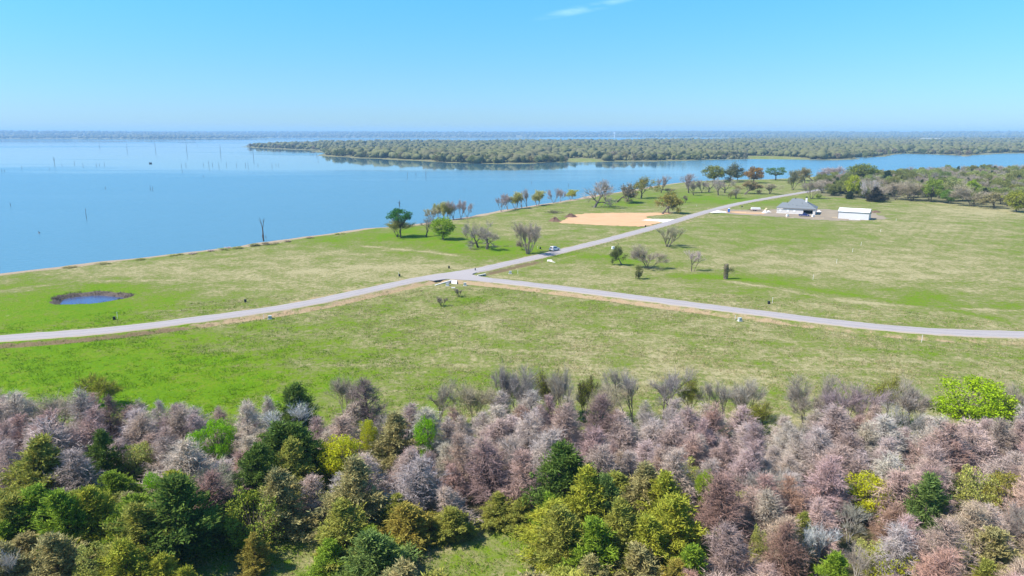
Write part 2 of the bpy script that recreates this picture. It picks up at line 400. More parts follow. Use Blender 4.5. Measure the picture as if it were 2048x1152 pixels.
    F['dirt'] = dirt * near
    br = np.where(camside & (dm < db), 0.85 * np.exp(-((d - 5.6) / 2.0) ** 2) * (sstep(950, 990, px) * (1 - sstep(1060, 1130, px)) + (1 - sstep(300, 560, px))), 0)
    F['brown'] = (br + 0.45 * np.exp(-((d - 5.4) / 1.6) ** 2) * (dm >= db) * (~camside) * sstep(1500, 1750, px)) * near
    F['sand'] = np.where(near, (1 - sstep(8.5, 16.0, s1)), 0) + np.where((s2 > -6) & (s2 < 7), 0.5, 0)
    inwood = sstep(0, 6, FOREST_EDGE(x) - y) * (1 - np.maximum(CLEAR(px, py), 0))
    F['litter'] = np.clip(inwood, 0, 1) * 0.75
    F['mud'] = np.where(rho < 1.5, 1 - sstep(0.96, 1.12, rho), 0)
    wd = np.where(s2 > 3, 1.0, 0); wd = np.where(s3 > 100, 1.0, wd)
    RWs = sdf(RWOOD, x, y); wd = np.where(RWs > 0, sstep(0, 8, RWs), wd)
    for (ex, ey, eax, eay) in MEADOW:
        wd = wd * np.clip(1.6 * ((x - ex) ** 2 / eax ** 2 + (y - ey) ** 2 / eay ** 2) - 0.6, 0, 1)
    F['wood'] = wd
    return z, F
BLOBS = [(60, 640, 260, 60, 0.42), (190, 596, 150, 34, 0.35), (320, 770, 420, 70, 0.55), (0, 720, 300, 60, 0.3), (60, 830, 300, 30, 0.35), (700, 690, 190, 40, 0.16),
         (830, 475, 140, 20, 0.42), (1010, 500, 120, 16, 0.45), (650, 480, 60, 12, 0.3), (1250, 520, 120, 9, 0.42, 0.1), (1390, 552, 60, 8, 0.4), (1520, 556, 120, 9, 0.25, 0.05),
         (1850, 598, 55, 13, 0.45), (1960, 612, 90, 10, 0.22), (1560, 470, 160, 30, 0.12), (1350, 395, 180, 12, 0.22), (1430, 402, 140, 7, 0.28), (1230, 408, 60, 8, 0.25),
         (560, 545, 260, 36, -0.22), (260, 545, 150, 12, -0.25), (840, 535, 140, 14, -0.2), (1560, 520, 260, 26, -0.16), (1870, 470, 190, 42, -0.14), (1250, 680, 560, 60, -0.06), (1700, 540, 200, 24, -0.2), (1980, 420, 120, 16, -0.28), (1000, 470, 60, 14, -0.15),
         (1180, 560, 110, 12, -0.2), (1750, 705, 300, 40, -0.05), (1760, 610, 260, 14, -0.15), (1000, 1100, 160, 60, 0.12), (440, 1090, 120, 50, 0.3), (1350, 745, 600, 14, -0.1), (930, 600, 50, 10, 0.3), (990, 740, 40, 30, 0.2), (880, 408, 40, 8, 0.0)]
TRACKS = [([G(*p) for p in q], w_, a_) for q, w_, a_ in [
    ([(1450, 562), (1530, 573), (1620, 590), (1700, 603), (1850, 615), (2048, 622), (2200, 627)], 1.3, -0.38),
    ([(728, 492), (770, 496), (800, 499), (860, 504), (915, 512)], 1.4, -0.4),
    ([(1460, 557), (1560, 566), (1640, 582), (1740, 594), (1860, 614), (1990, 636)], 2.2, 0.3),
    ([(0, 582), (80, 572), (150, 563), (330, 560)], 1.6, -0.35), ([(0, 586), (90, 577), (160, 569)], 0.9, -0.25),
    ([(60, 662), (150, 640), (320, 622), (480, 618)], 0.8, -0.2), ([(1140, 455), (1230, 462), (1180, 476)], 1.4, -0.25),
    ([(1010, 468), (1080, 462), (1150, 458)], 1.2, -0.3), ([(850, 530), (720, 536), (560, 545)], 1.5, -0.22),
    ([(400, 705), (700, 690), (1000, 700), (1400, 715), (1900, 725)], 0.9, -0.16), ([(300, 735), (760, 728), (1250, 738), (1800, 742)], 0.9, -0.16), ([(1080, 640), (1350, 668), (1700, 700), (2048, 716)], 1.0, 0.18)]]
def FOREST_EDGE(x): return 97.0 + 3.0 * np.sin(x / 14.0) + 2.0 * np.sin(x / 6.1 + 1) + np.where(x < -35, 3.0, 0) + 0.0 * x
CLEARINGS = [(985, 1112, 128, 78), (575, 1112, 95, 62), (430, 1080, 52, 50), (415, 1140, 50, 30), (700, 1150, 30, 30)]
def CLEAR(px, py):
    v = np.zeros(np.shape(px))
    for cx, cy, rx, ry in CLEARINGS: v = np.maximum(v, np.clip(1.5 - ((px - cx) / rx) ** 2 - ((py - cy) / ry) ** 2, 0, 1))
    return v
RWOOD = [G(*p) for p in [(1618, 389), (1640, 393), (1700, 398), (1760, 402), (1800, 401), (1860, 405), (1930, 411), (1990, 417), (2048, 423), (2300, 440)]] + [(950, 300), (1400, 600), (1100, 860)] + [G(*p) for p in [(2250, 343), (2048, 345), (1900, 347), (1760, 352), (1660, 361), (1625, 372)]]
MEADOW = [(*G(1168, 320.5), 34, 80), (*G(1555, 316.5), 60, 110)]

# ------------------------------------------------------------------ the setting
def build_terrain():
    rs = [2.0, 12.0]; q = 24.0
    while q < 700: rs.append(q); q *= 1.0075
    while q < 48000: rs.append(q); q *= 1.0125
    rs = np.array(rs); az = np.radians(np.arange(-63, 63.01, 0.29))
    A, Rr = np.meshgrid(az, rs)
    x = (Rr * np.sin(A)).ravel(); y = (Rr * np.cos(A)).ravel()
    z, F = terrain(x, y)
    na, nr = len(az), len(rs)
    i = np.arange(nr - 1)[:, None] * na + np.arange(na - 1)[None, :]
    quads = np.stack([i, i + 1, i + na + 1, i + na], -1).reshape(-1, 4)[:, ::-1]
    # sea bed far under water is never seen: drop it
    zz = z[quads]; keep = zz.max(axis=1) > WZ - 1.2
    quads = quads[keep]
    me = bpy.data.meshes.new('ground')
    me.vertices.add(len(x)); me.vertices.foreach_set('co', np.stack([x, y, z], -1).ravel())
    me.loops.add(quads.size); me.loops.foreach_set('vertex_index', quads.ravel().astype(np.int32))
    me.polygons.add(len(quads)); me.polygons.foreach_set('loop_start', np.arange(0, quads.size, 4, dtype=np.int32))
    me.polygons.foreach_set('loop_total', np.full(len(quads), 4, np.int32))
    me.update(calc_edges=True); me.shade_smooth()
    for k, v in F.items():
        a = me.attributes.new(k, 'FLOAT', 'POINT'); a.data.foreach_set('value', v.astype(np.float32))
    me.materials.append(M_GROUND)
    return struct(link('ground', me))
build_terrain()
_gx = np.arange(-420, 1000, 2.0); _gy = np.arange(30, 960, 2.0)
_A, _B = np.meshgrid(_gx, _gy); _HG = terrain(_A.ravel(), _B.ravel())[0].reshape(_A.shape)
def HZ(x, y):
    if not (-419 < x < 996 and 31 < y < 956): return float(terrain(np.array([x]), np.array([y]))[0][0])
    fx, fy = (x + 420) / 2, (y - 30) / 2; i, j = int(fx), int(fy); a, b = fx - i, fy - j
    return float((_HG[j, i] * (1 - a) + _HG[j, i + 1] * a) * (1 - b) + (_HG[j + 1, i] * (1 - a) + _HG[j + 1, i + 1] * a) * b)
wm = MB(); wm.add([(-70000, -2000, WZ), (70000, -2000, WZ), (70000, 90000, WZ), (-70000, 90000, WZ)], [(0, 1, 2, 3)])
struct(link('lake_water', wm.mesh('lake_water', M_WATER)))
def pond():
    m, n, b, o = newmat('pond_water')
    g = N(n, 'ShaderNodeNewGeometry'); k = noise(n, g.outputs['Position'], 1.2, 4, 0.7, (0.7, 2.2, 1))
    n.links.new(mix(n, maprange(n, k, 0.5, 0.62), (0.05, 0.08, 0.2), (0.09, 0.075, 0.06)), b.inputs['Base Color'])
    b.inputs['Roughness'].default_value = 0.16; b.inputs['IOR'].default_value = 1.333
    bp = N(n, 'ShaderNodeBump'); bp.inputs['Strength'].default_value = 0.25; bp.inputs['Distance'].default_value = 0.1
    n.links.new(noise(n, g.outputs['Position'], 2.5, 3), bp.inputs['Height']); n.links.new(bp.outputs[0], b.inputs['Normal'])
    mb = MB(); k = 48
    ring = [(POND_C[0] + POND_R[0] * 1.1 * math.cos(t * 2 * math.pi / k), POND_C[1] + POND_R[1] * 1.1 * math.sin(t * 2 * math.pi / k), -0.98) for t in range(k)]
    mb.add(ring, [tuple(range(k))])
    struct(link('pond_water', mb.mesh('pond_water', m)))
pond()
def road(name, line, extra=None, zoff=0.10):
    P = np.array(line); T = np.gradient(P, axis=0); T /= np.linalg.norm(T, axis=1)[:, None]
    Nn = np.stack([-T[:, 1], T[:, 0]], -1)
    rng = np.random.default_rng(5); V = []; cols = [-RW - 0.7, -RW, -RW * 0.75, -RW * 0.45, -RW * 0.2, 0, RW * 0.2, RW * 0.45, RW * 0.75, RW, RW + 0.7]; zo = [-0.25, 0.0, 0.02, 0.035, 0.045, 0.05, 0.045, 0.035, 0.02, 0.0, -0.25]
    for i in range(len(P)):
        for c, zz in zip(cols, zo):
            j = rng.normal(0, 0.2) if abs(c) == RW else 0
            p = P[i] + Nn[i] * (c + j); V.append((p[0], p[1], zoff + zz))
    k = len(cols)
    F = [(i * k + j, (i + 1) * k + j, (i + 1) * k + j + 1, i * k + j + 1) for i in range(len(P) - 1) for j in range(k - 1)]
    F = [f[::-1] for f in F]
    mb = MB(); mb.add(V, F); me = mb.mesh(name, M_ROAD, True)
    a = me.attributes.new('across', 'FLOAT', 'POINT'); a.data.foreach_set('value', np.tile(np.abs(np.array(cols)) / RW, len(P)).astype(np.float32))
    return struct(link(name, me))
road('road', MAIN); road('side_road', BRANCH, zoff=0.094)
def sheet(name, pts, z, mat, jit=0.0, seed=1, thick=0.0, step=1.5):
    rng = np.random.default_rng(seed); out = []
    for (a, b) in zip(pts, pts[1:] + pts[:1]):
        a = np.array(a); b = np.array(b); k = max(1, int(np.linalg.norm(b - a) / step))
        for i in range(k): out.append(a + (b - a) * i / k + rng.normal(0, jit, 2))
    k = len(out); mb = MB()
    mb.add([(p[0], p[1], z) for p in out] + [(p[0], p[1], z - 0.2 - thick) for p in out], [tuple(range(k))] + [(i, i + k, (i + 1) % k + k, (i + 1) % k) for i in range(k)])
    me = mb.mesh(name, mat)
    if me.polygons[0].normal.z < 0: me.flip_normals()
    return struct(link(name, me))
sheet('road_junction', [G(*p) for p in [(852, 559.5), (868, 562.0), (893, 558.6), (902, 558.8), (920, 560), (938, 561), (960, 562.8), (985, 565.6), (985, 557.3), (962, 554.0), (950, 551.5), (944, 549.4), (946, 548.0), (958, 544.2), (972, 540.8), (965, 534.8), (850, 553.0)]], 0.152, M_ROAD, 0.05, 2)
sheet('clay_pad', [G(*p) for p in [(1118, 446), (1128, 440), (1138, 434), (1150, 429), (1175, 427), (1230, 425.6), (1290, 426.3), (1330, 425), (1352, 425.2), (1330, 429), (1300, 432), (1288, 436), (1310, 438.5), (1337, 439.6), (1322, 445), (1300, 451), (1278, 452.8), (1230, 451.5), (1170, 449)]], 0.05, M_PAD, 0.6, 3)
sheet('gravel_drive', [G(*p) for p in [(1283, 440.6), (1300, 438.2), (1352, 438.2), (1341, 443), (1326, 445), (1318, 443)]], 0.06, M_CHALK, 0.25, 4)
sheet('house_yard', [G(*p) for p in [(1436, 421.5), (1452, 418), (1490, 420.5), (1540, 419.5), (1570, 417.5), (1640, 417.5), (1680, 420), (1740, 425), (1768, 433), (1772, 438.5), (1740, 440.5), (1690, 441.8), (1640, 440), (1600, 437), (1560, 434), (1520, 431.5), (1480, 429.5), (1455, 427.5)]], 0.045, M_YARD, 1.0, 6)
sheet('clay_entrance', [G(*p) for p in [(1424, 424.5), (1440, 422.5), (1480, 423), (1530, 424.5), (1528, 428.2), (1490, 427.4), (1460, 425.3)]], 0.055, M_PAD, 0.4, 7)
sheet('gravel_entrance', [G(*p) for p in [(1416, 424.5), (1436, 420.8), (1452, 423.2), (1455, 425.3), (1425, 425.6)]], 0.062, M_CHALK, 0.2, 8)

# ------------------------------------------------------------------ tree kits
def unit(v):
    v = np.asarray(v, float); return v / (np.linalg.norm(v, axis=-1, keepdims=True) + 1e-9)
def blades(mb, P, D, L, W, rng, tri=False):
    """slim leaf / twig faces from P along D"""
    n = len(P); D = unit(D)
    S = unit(np.cross(D, rng.normal(size=(n, 3)))) * (np.asarray(W) / 2)[:, None]
    L = np.asarray(L)[:, None]
    if tri:
        V = np.stack([P - S, P + S, P + D * L], 1).reshape(-1, 3); F = np.arange(n * 3).reshape(n, 3)
    else:
        M = P + D * L * 0.45
        V = np.stack([P, M + S, P + D * L, M - S], 1).reshape(-1, 3); F = np.arange(n * 4).reshape(n, 4)
    mb.addq(V, F)
def cedar_kit(seed, dead, R0=2.3, H0=8.0, nl=150, fat=1.0):
    rng = np.random.default_rng(seed); T, C = MB(), MB()
    lean = rng.normal(0, 0.025 if dead else 0.015, 2)
    T.tube([(lean[0] * z * 3, lean[1] * z * 3, z) for z in np.linspace(-0.3, H0 * 0.95, 7)], np.linspace(0.17, 0.02, 7), 6)
    P, D, ph = [], [], rng.uniform(0, 6, 4)
    for i in range(nl):
        t = rng.uniform(0.0, 1) ** 1.15; z = H0 * (0.08 + 0.9 * t); a = rng.uniform(0, 2 * math.pi)
        prof = min(1, (1 - t) / 0.72) ** 0.8 * min(1, (t + 0.22) / 0.3)
        if dead: prof *= rng.uniform(0.62, 1.22)
        lump = 0.82 + 0.22 * math.sin(2 * a + ph[0] + z * 0.7) + 0.14 * math.sin(3 * a + ph[1] - z * 1.3)
        r = max(0.18, R0 * fat * prof * lump * (rng.uniform(0.72, 1.1) if dead else rng.uniform(0.6, 1.28)))
        el = R(8 + 58 * t ** 1.3 + rng.normal(0, 10)); dr = np.array((math.cos(a) * math.cos(el), math.sin(a) * math.cos(el), math.sin(el)))
        end = np.array((math.cos(a) * r + lean[0] * z * 3, math.sin(a) * r + lean[1] * z * 3, z)); st = np.array((lean[0] * z * 3, lean[1] * z * 3, max(0.15, z - r * math.tan(max(el, 0.05)) * 0.8)))
        mid = (st + end) / 2 + np.array((0, 0, -0.06 * r))
        if dead or i % 3 == 0: T.tube([st, mid, end], [0.045, 0.028, 0.008], 3)
        k = int((20 if dead else 15) * (0.5 + 0.5 * r / R0))
        s = rng.uniform(0.25, 1.05, k) ** 0.8
        pos = st + (end - st) * s[:, None] + rng.normal(0, 0.13, (k, 3)); lim = unit(end - st)
        if dead:
            dd = lim * 0.75 + np.array((0, 0, 0.12)) + rng.normal(0, 0.5, (k, 3))
        else:
            dd = lim * 0.6 + np.array((0, 0, 0.45)) + rng.normal(0, 0.4, (k, 3))
        P.append(pos); D.append(unit(dd))
    P = np.concatenate(P); D = np.concatenate(D)
    if dead:
        n = len(P); L = rng.uniform(0.4, 0.95, n)
        blades(C, P, D, L, rng.uniform(0.024, 0.042, n), rng, True)
        for q in range(4):
            pp = P + D * (L * rng.uniform(0.2, 0.8, n))[:, None]
            blades(C, pp, D + rng.normal(0, 0.55, (n, 3)), rng.uniform(0.22, 0.55, n), rng.uniform(0.018, 0.034, n), rng, True)
    else:
        for q in range(9):
            n = len(P)
            blades(C, P + rng.normal(0, 0.11, (n, 3)), D + rng.normal(0, 0.4, (n, 3)), rng.uniform(0.22, 0.48, n), rng.uniform(0.055, 0.10, n), rng)
    return T.mesh('trunk', M_BARK), C.mesh('crown', M_TWIG if dead else M_NEEDLE), H0, 2 * R0 * (0.88 if dead else 0.78)
def rot_about(d, ang, rng):
    ax = unit(np.cross(d, rng.normal(size=3))); c, s = math.cos(ang), math.sin(ang)
    return d * c + np.cross(ax, d) * s + ax * np.dot(ax, d) * (1 - c)
def bare_kit(seed, stems=1, trunk=0.25, spread=38, levels=4, kids=4, ratio=0.66, trop=0.12, H0=8.0, twig=6, tw=0.022, r0=0.17, leaves=0, lsize=0.2, stemspread=18, gnarl=0.12):
    rng = np.random.default_rng(seed); T, C = MB(), MB(); tips = []
    def grow(p, d, L, r, lv):
        k = 4 if lv < 2 else 3; pts = [p]; dirs = [d]
        for i in range(k):
            d = unit(d + rng.normal(0, gnarl, 3) + np.array((0, 0, trop * 0.5))); p = p + d * L / k; pts.append(p); dirs.append(d)
        end = 0.45 if lv < levels else 0.25
        rad = np.linspace(r, r * end, len(pts))
        (T if lv <= 2 else C).tube(pts, rad, 6 if lv == 0 else (4 if lv == 1 else 3))
        if lv >= levels - 1: tips.append((np.array(pts), d, L))
        if lv == levels: return
        n = kids if lv else max(3, kids)
        for j in range(n):
            t = rng.uniform(0.35, 1.0) if lv else rng.uniform(0.55, 1.0)
            if j == 0: t = 1.0
            f = t * k; i = min(int(f), k - 1); q = pts[i] + (pts[i + 1] - pts[i]) * (f - i)
            ang = R(spread) * rng.uniform(0.55, 1.25) * (0.45 if j == 0 else 1)
            grow(q, rot_about(dirs[i], ang, rng), L * ratio * rng.uniform(0.75, 1.2) * (1.25 - 0.35 * t) * (1.35 if lv == 0 and trunk < 0.3 else 1), r * (1 - 0.5 * t) * 0.72, lv + 1)
    for s in range(stems):
        d = unit(np.array((0, 0, 1.0)) + (rng.normal(0, math.tan(R(stemspread)), 3) * (1, 1, 0) if stems > 1 else rng.normal(0, 0.06, 3)))
        grow(np.array((rng.normal(0, 0.18) * (stems > 1), rng.normal(0, 0.18) * (stems > 1), -0.25)), d, H0 * trunk * rng.uniform(0.85, 1.2), r0 / max(1, stems) ** 0.3, 0)
    for pts, d, L in tips:
        n = twig; t = rng.uniform(0.1, 1, n)
        P = pts[0] + (pts[-1] - pts[0]) * t[:, None]
        blades(C, P, d + rng.normal(0, 0.5, (n, 3)) + np.array((0, 0, 0.12)), rng.uniform(0.6, 1.5, n) * max(0.6, min(1.1, L)), np.full(n, tw) * rng.uniform(0.7, 1.4, n), rng, True)
    LV = None
    if leaves:
        LV = MB()
        for pts, d, L in tips:
            n = leaves; t = rng.uniform(0.2, 1.15, n)
            P = pts[0] + (pts[-1] - pts[0]) * t[:, None] + rng.normal(0, 0.22, (n, 3))
            blades(LV, P, rng.normal(0, 1, (n, 3)), rng.uniform(0.6, 1.3, n) * lsize, rng.uniform(0.4, 0.8, n) * lsize, rng)
    allv = np.concatenate(T.v + C.v); H = np.percentile(allv[:, 2], 99.7)
    Wd = (np.percentile(allv[:, 0], 98.5) - np.percentile(allv[:, 0], 1.5) + np.percentile(allv[:, 1], 98.5) - np.percentile(allv[:, 1], 1.5)) / 2
    k = (T.mesh('trunk', M_BARK), C.mesh('twigs' if LV else 'crown', M_TWIG), H, Wd)
    return k + (LV.mesh('crown', M_LEAF),) if LV else k
def leafy_kit(seed, centre=(0, 0, 5.2), radii=(3.0, 3.0, 2.8), nc=46, per=120, cr=0.75, ls=0.2, H0=8.0, fork=2.0, shell=0.55, r0=0.16, flat=0.75, stems=1):
    rng = np.random.default_rng(seed); T, C = MB(), MB(); ce = np.array(centre); ra = np.array(radii)
    root = np.array((0, 0, -0.25)); fk = np.array((ce[0] * 0.3, ce[1] * 0.3, fork))
    for s in range(stems):
        o = rng.normal(0, 0.25, 3) * (1, 1, 0) * (stems > 1)
        T.tube([root + o, (root + fk) / 2 + o * 1.5 + rng.normal(0, 0.05, 3), fk + o * 2], [r0, r0 * 0.8, r0 * 0.65], 6)
    for i in range(nc):
        u = unit(rng.normal(size=3)); rad = rng.uniform(shell, 1.0) ** 0.6 * rng.uniform(0.8, 1.08)
        c = ce + u * ra * rad
        if c[2] < 0.4: c[2] = 0.4 + rng.uniform(0, 0.3)
        m1 = fk + (c - fk) * 0.5 + rng.normal(0, 0.15, 3) + np.array((0, 0, 0.2))
        T.tube([fk, m1, c], [r0 * 0.4, r0 * 0.22, 0.015], 4)
        n = int(per * rng.uniform(0.6, 1.4)); v = unit(rng.normal(size=(n, 3))) * rng.uniform(0.25, 1, n)[:, None] ** 0.5 * cr * rng.uniform(0.7, 1.25)
        v[:, 2] *= flat
        blades(C, c + v, unit(v) * 0.5 + rng.normal(0, 0.7, (n, 3)), rng.uniform(0.7, 1.4, n) * ls, rng.uniform(0.45, 0.8, n) * ls, rng)
    allv = np.concatenate(C.v)
    return T.mesh('trunk', M_BARK), C.mesh('crown', M_LEAF), np.percentile(allv[:, 2], 99.5), (np.ptp(allv[:, 0]) + np.ptp(allv[:, 1])) / 2 * 0.94
import re as _re
ANCH = []; PENDING = []
def short(lb): return _re.split(r' (?:at|in|on|among|beside|behind|left|right|between|above|below|standing|against|with|near|rising|just|nearest|low|alone|squeezed|touching|next|second|biggest|of|to|under|filling|leaning|by) ', lb)[0].rstrip(',')
def relabel(o, px, py, noun, tail=''):
    PENDING.append((o, px, py, noun, tail))
def flush():
    groups = {}
    names = {}
    for _, _, lb in ANCH: names[short(lb)] = names.get(short(lb), 0) + 1
    anch = [(a, b, short(l)) for a, b, l in ANCH if names[short(l)] == 1 and len(short(l).split()) <= 6]
    for o, px, py, noun, tail in PENDING:
        a = min(anch, key=lambda q: (q[0] - px) ** 2 + (1.3 * (q[1] - py)) ** 2)
        dx, dy = px - a[0], py - a[1]
        rel = ('right of' if dx > 0 else 'left of') if abs(dx) > 1.2 * abs(dy) else ('in front of' if dy > 0 else 'behind')
        groups.setdefault((noun, rel, a[2], tail), []).append((dx * dx + dy * dy, o))
    ORD = ['', 'second ', 'third ', 'fourth ', 'fifth ', 'sixth ', 'seventh ', 'eighth ', 'ninth ', 'tenth ', 'eleventh ', 'twelfth ', 'thirteenth ', 'fourteenth ', 'fifteenth ', 'sixteenth ', 'seventeenth ', 'eighteenth ', 'nineteenth ', 'twentieth '] + [t + o_ + ' ' for t in ('twenty-', 'thirty-') for o_ in ('first', 'second', 'third', 'fourth', 'fifth', 'sixth', 'seventh', 'eighth', 'ninth')]
    for (noun, rel, an, tail), L in groups.items():
        L.sort(key=lambda q: q[0])
        for i, (_, o) in enumerate(L):
            o['label'] = (ORD[min(i, 37)] + noun + ' ' + rel + ' the ' + an + tail)
    ANCH.clear(); PENDING.clear()
KITS = {
    'cedar': [cedar_kit(s, False) for s in (1, 2, 3, 4, 5)],
    'dead': [cedar_kit(s, True) for s in (11, 12, 13, 14, 15, 16)],
    'bare': [bare_kit(s, stems=3, trunk=0.42, spread=27, levels=3, kids=5, ratio=0.62, tw=0.024, twig=6, stemspread=16, r0=0.16, trop=0.22) for s in (21, 22, 23)],
    'thicket': [bare_kit(s, stems=5, trunk=0.34, spread=26, levels=3, kids=5, ratio=0.66, tw=0.022, twig=8, stemspread=17, r0=0.1) for s in (31, 32, 33)],
    'budding': [bare_kit(s, stems=3, trunk=0.4, spread=28, levels=3, kids=5, ratio=0.62, tw=0.03, twig=9, stemspread=17, leaves=9, lsize=0.15, r0=0.12, trop=0.18) for s in (41, 42)],
    'leafy': [leafy_kit(s, nc=64, shell=0.5, cr=0.85) for s in (51, 52, 53)],
    'shrub': [leafy_kit(s, centre=(0, 0, 2.9), radii=(2.6, 2.6, 2.6), nc=44, fork=0.7, stems=3, per=130) for s in (61, 62)],
    'vase': [bare_kit(s, stems=8, trunk=0.5, spread=20, levels=3, kids=5, ratio=0.55, tw=0.03, twig=4, stemspread=26, r0=0.22, trop=0.22, gnarl=0.1) for s in (71, 72)],
    'spread': [bare_kit(s, stems=1, trunk=0.22, spread=48, levels=4, kids=4, ratio=0.68, tw=0.03, twig=4, r0=0.25, trop=0.02, gnarl=0.17) for s in (81, 82, 83)],
    'row': [bare_kit(s, stems=4, trunk=0.42, spread=25, levels=3, kids=5, ratio=0.58, tw=0.03, twig=6, stemspread=17, r0=0.15, trop=0.2) for s in (91, 92, 93)],
    'rowbud': [bare_kit(s, stems=4, trunk=0.4, spread=26, levels=3, kids=5, ratio=0.58, tw=0.032, twig=6, stemspread=15, r0=0.14, trop=0.2, leaves=5, lsize=0.26) for s in (94, 95)],
    'oak': [bare_kit(s, stems=1, trunk=0.26, spread=46, levels=4, kids=4, ratio=0.66, tw=0.03, twig=4, r0=0.24, leaves=7, lsize=0.3, trop=0.05) for s in (101, 102)],
    'round': [leafy_kit(s, centre=(0, 0, 4.6), radii=(3.4, 3.4, 3.2), nc=60, per=80, cr=0.95, ls=0.36, fork=1.8, r0=0.25, shell=0.6) for s in (111, 112, 113)],
    'umbrella': [leafy_kit(121, centre=(0, 0, 7.3), radii=(4.2, 4.2, 2.0), nc=52, per=80, cr=0.95, ls=0.34, fork=3.2, r0=0.28, shell=0.62, flat=0.6)],
    'open': [leafy_kit(s, centre=(0, 0, 5.5), radii=(3.6, 3.6, 2.4), nc=26, per=90, cr=0.95, ls=0.34, fork=2.6, r0=0.26, shell=0.7, flat=0.55) for s in (131, 132)],
}
RNG = random.Random(77)
def tree(name, kit, x, y, H, W, crown, bark, label, cat='tree', group=None, idx=None, rz=None, leaf=None, lean=0.0, z=None):
    ks = KITS[kit]; k = ks[idx if idx is not None else RNG.randrange(len(ks))]
    zz = (HZ(x, y) if z is None else z)
    o = link(name, None, loc=(x, y, zz - 0.03))
    o.empty_display_size = 0.5
    o.scale = (W / k[3], W / k[3], H / k[2]); o.rotation_euler = (lean * 0.3, lean, rz if rz is not None else RNG.uniform(0, 6.28))
    tag(o, label, cat, group)
    link('trunk', k[0], o, color=bark)
    link('twigs' if k[1].name.startswith('twigs') else 'crown', k[1], o, color=crown)
    if len(k) > 4: link('crown', k[4], o, color=leaf or crown)
    return o
GREY = (0.20, 0.17, 0.155); DKBARK = (0.085, 0.07, 0.06); PALE = (0.40, 0.36, 0.33)
def jit(c, a=0.14):
    k = 1 + RNG.uniform(-a, a); return tuple(min(1, max(0.004, v * k * (1 + RNG.uniform(-a, a) * 0.4))) for v in c)

# ---- the wood in the foreground: trees picked out one by one (top pixel, height, width in m, colour)
OLIVE = (0.30, 0.315, 0.062); GREEN = (0.22, 0.33, 0.032); DARKG = (0.12, 0.19, 0.035); YOLIVE = (0.35, 0.375, 0.045); BLUEG = (0.17, 0.25, 0.065)
ORANGE = (0.36, 0.31, 0.065); GREYOL = (0.36, 0.33, 0.145); BRIGHT = (0.24, 0.48, 0.012); YELLOW = (0.48, 0.50, 0.022); PALEG = (0.40, 0.43, 0.115); MIDG = (0.30, 0.41, 0.035)
TAKEN = []; SEEN = []
def top_place(px, py, H):
    x0 = (px - 1024) / FPX; u = -(py - 576) / FPX
    d = (x0, cp + u * sp, -sp + u * cp); t = (H - CAM_H) / d[2]
    return d[0] * t, d[1] * t
CNAME = {}
def hero(px, py, H, Wp, kit, col, label, name, cat='tree', bark=GREY, leaf=None, idx=None):
    x, y = top_place(px, py, H)
    dep = y * cp - (H * 0.6 - CAM_H) * sp; W = Wp * dep / FPX
    TAKEN.append((x, y, W * 0.42)); SEEN.append((px, py, Wp, H * FPX / dep * 0.9, y))
    ANCH.append((px, py, label))
    return tree(name, kit, x, y, H, W, col, bark, label, cat, idx=idx, leaf=leaf)
CE = 'cedar_tree'; LF = 'leafy_tree'; BR = 'bare_tree'; DC = 'dead_cedar'
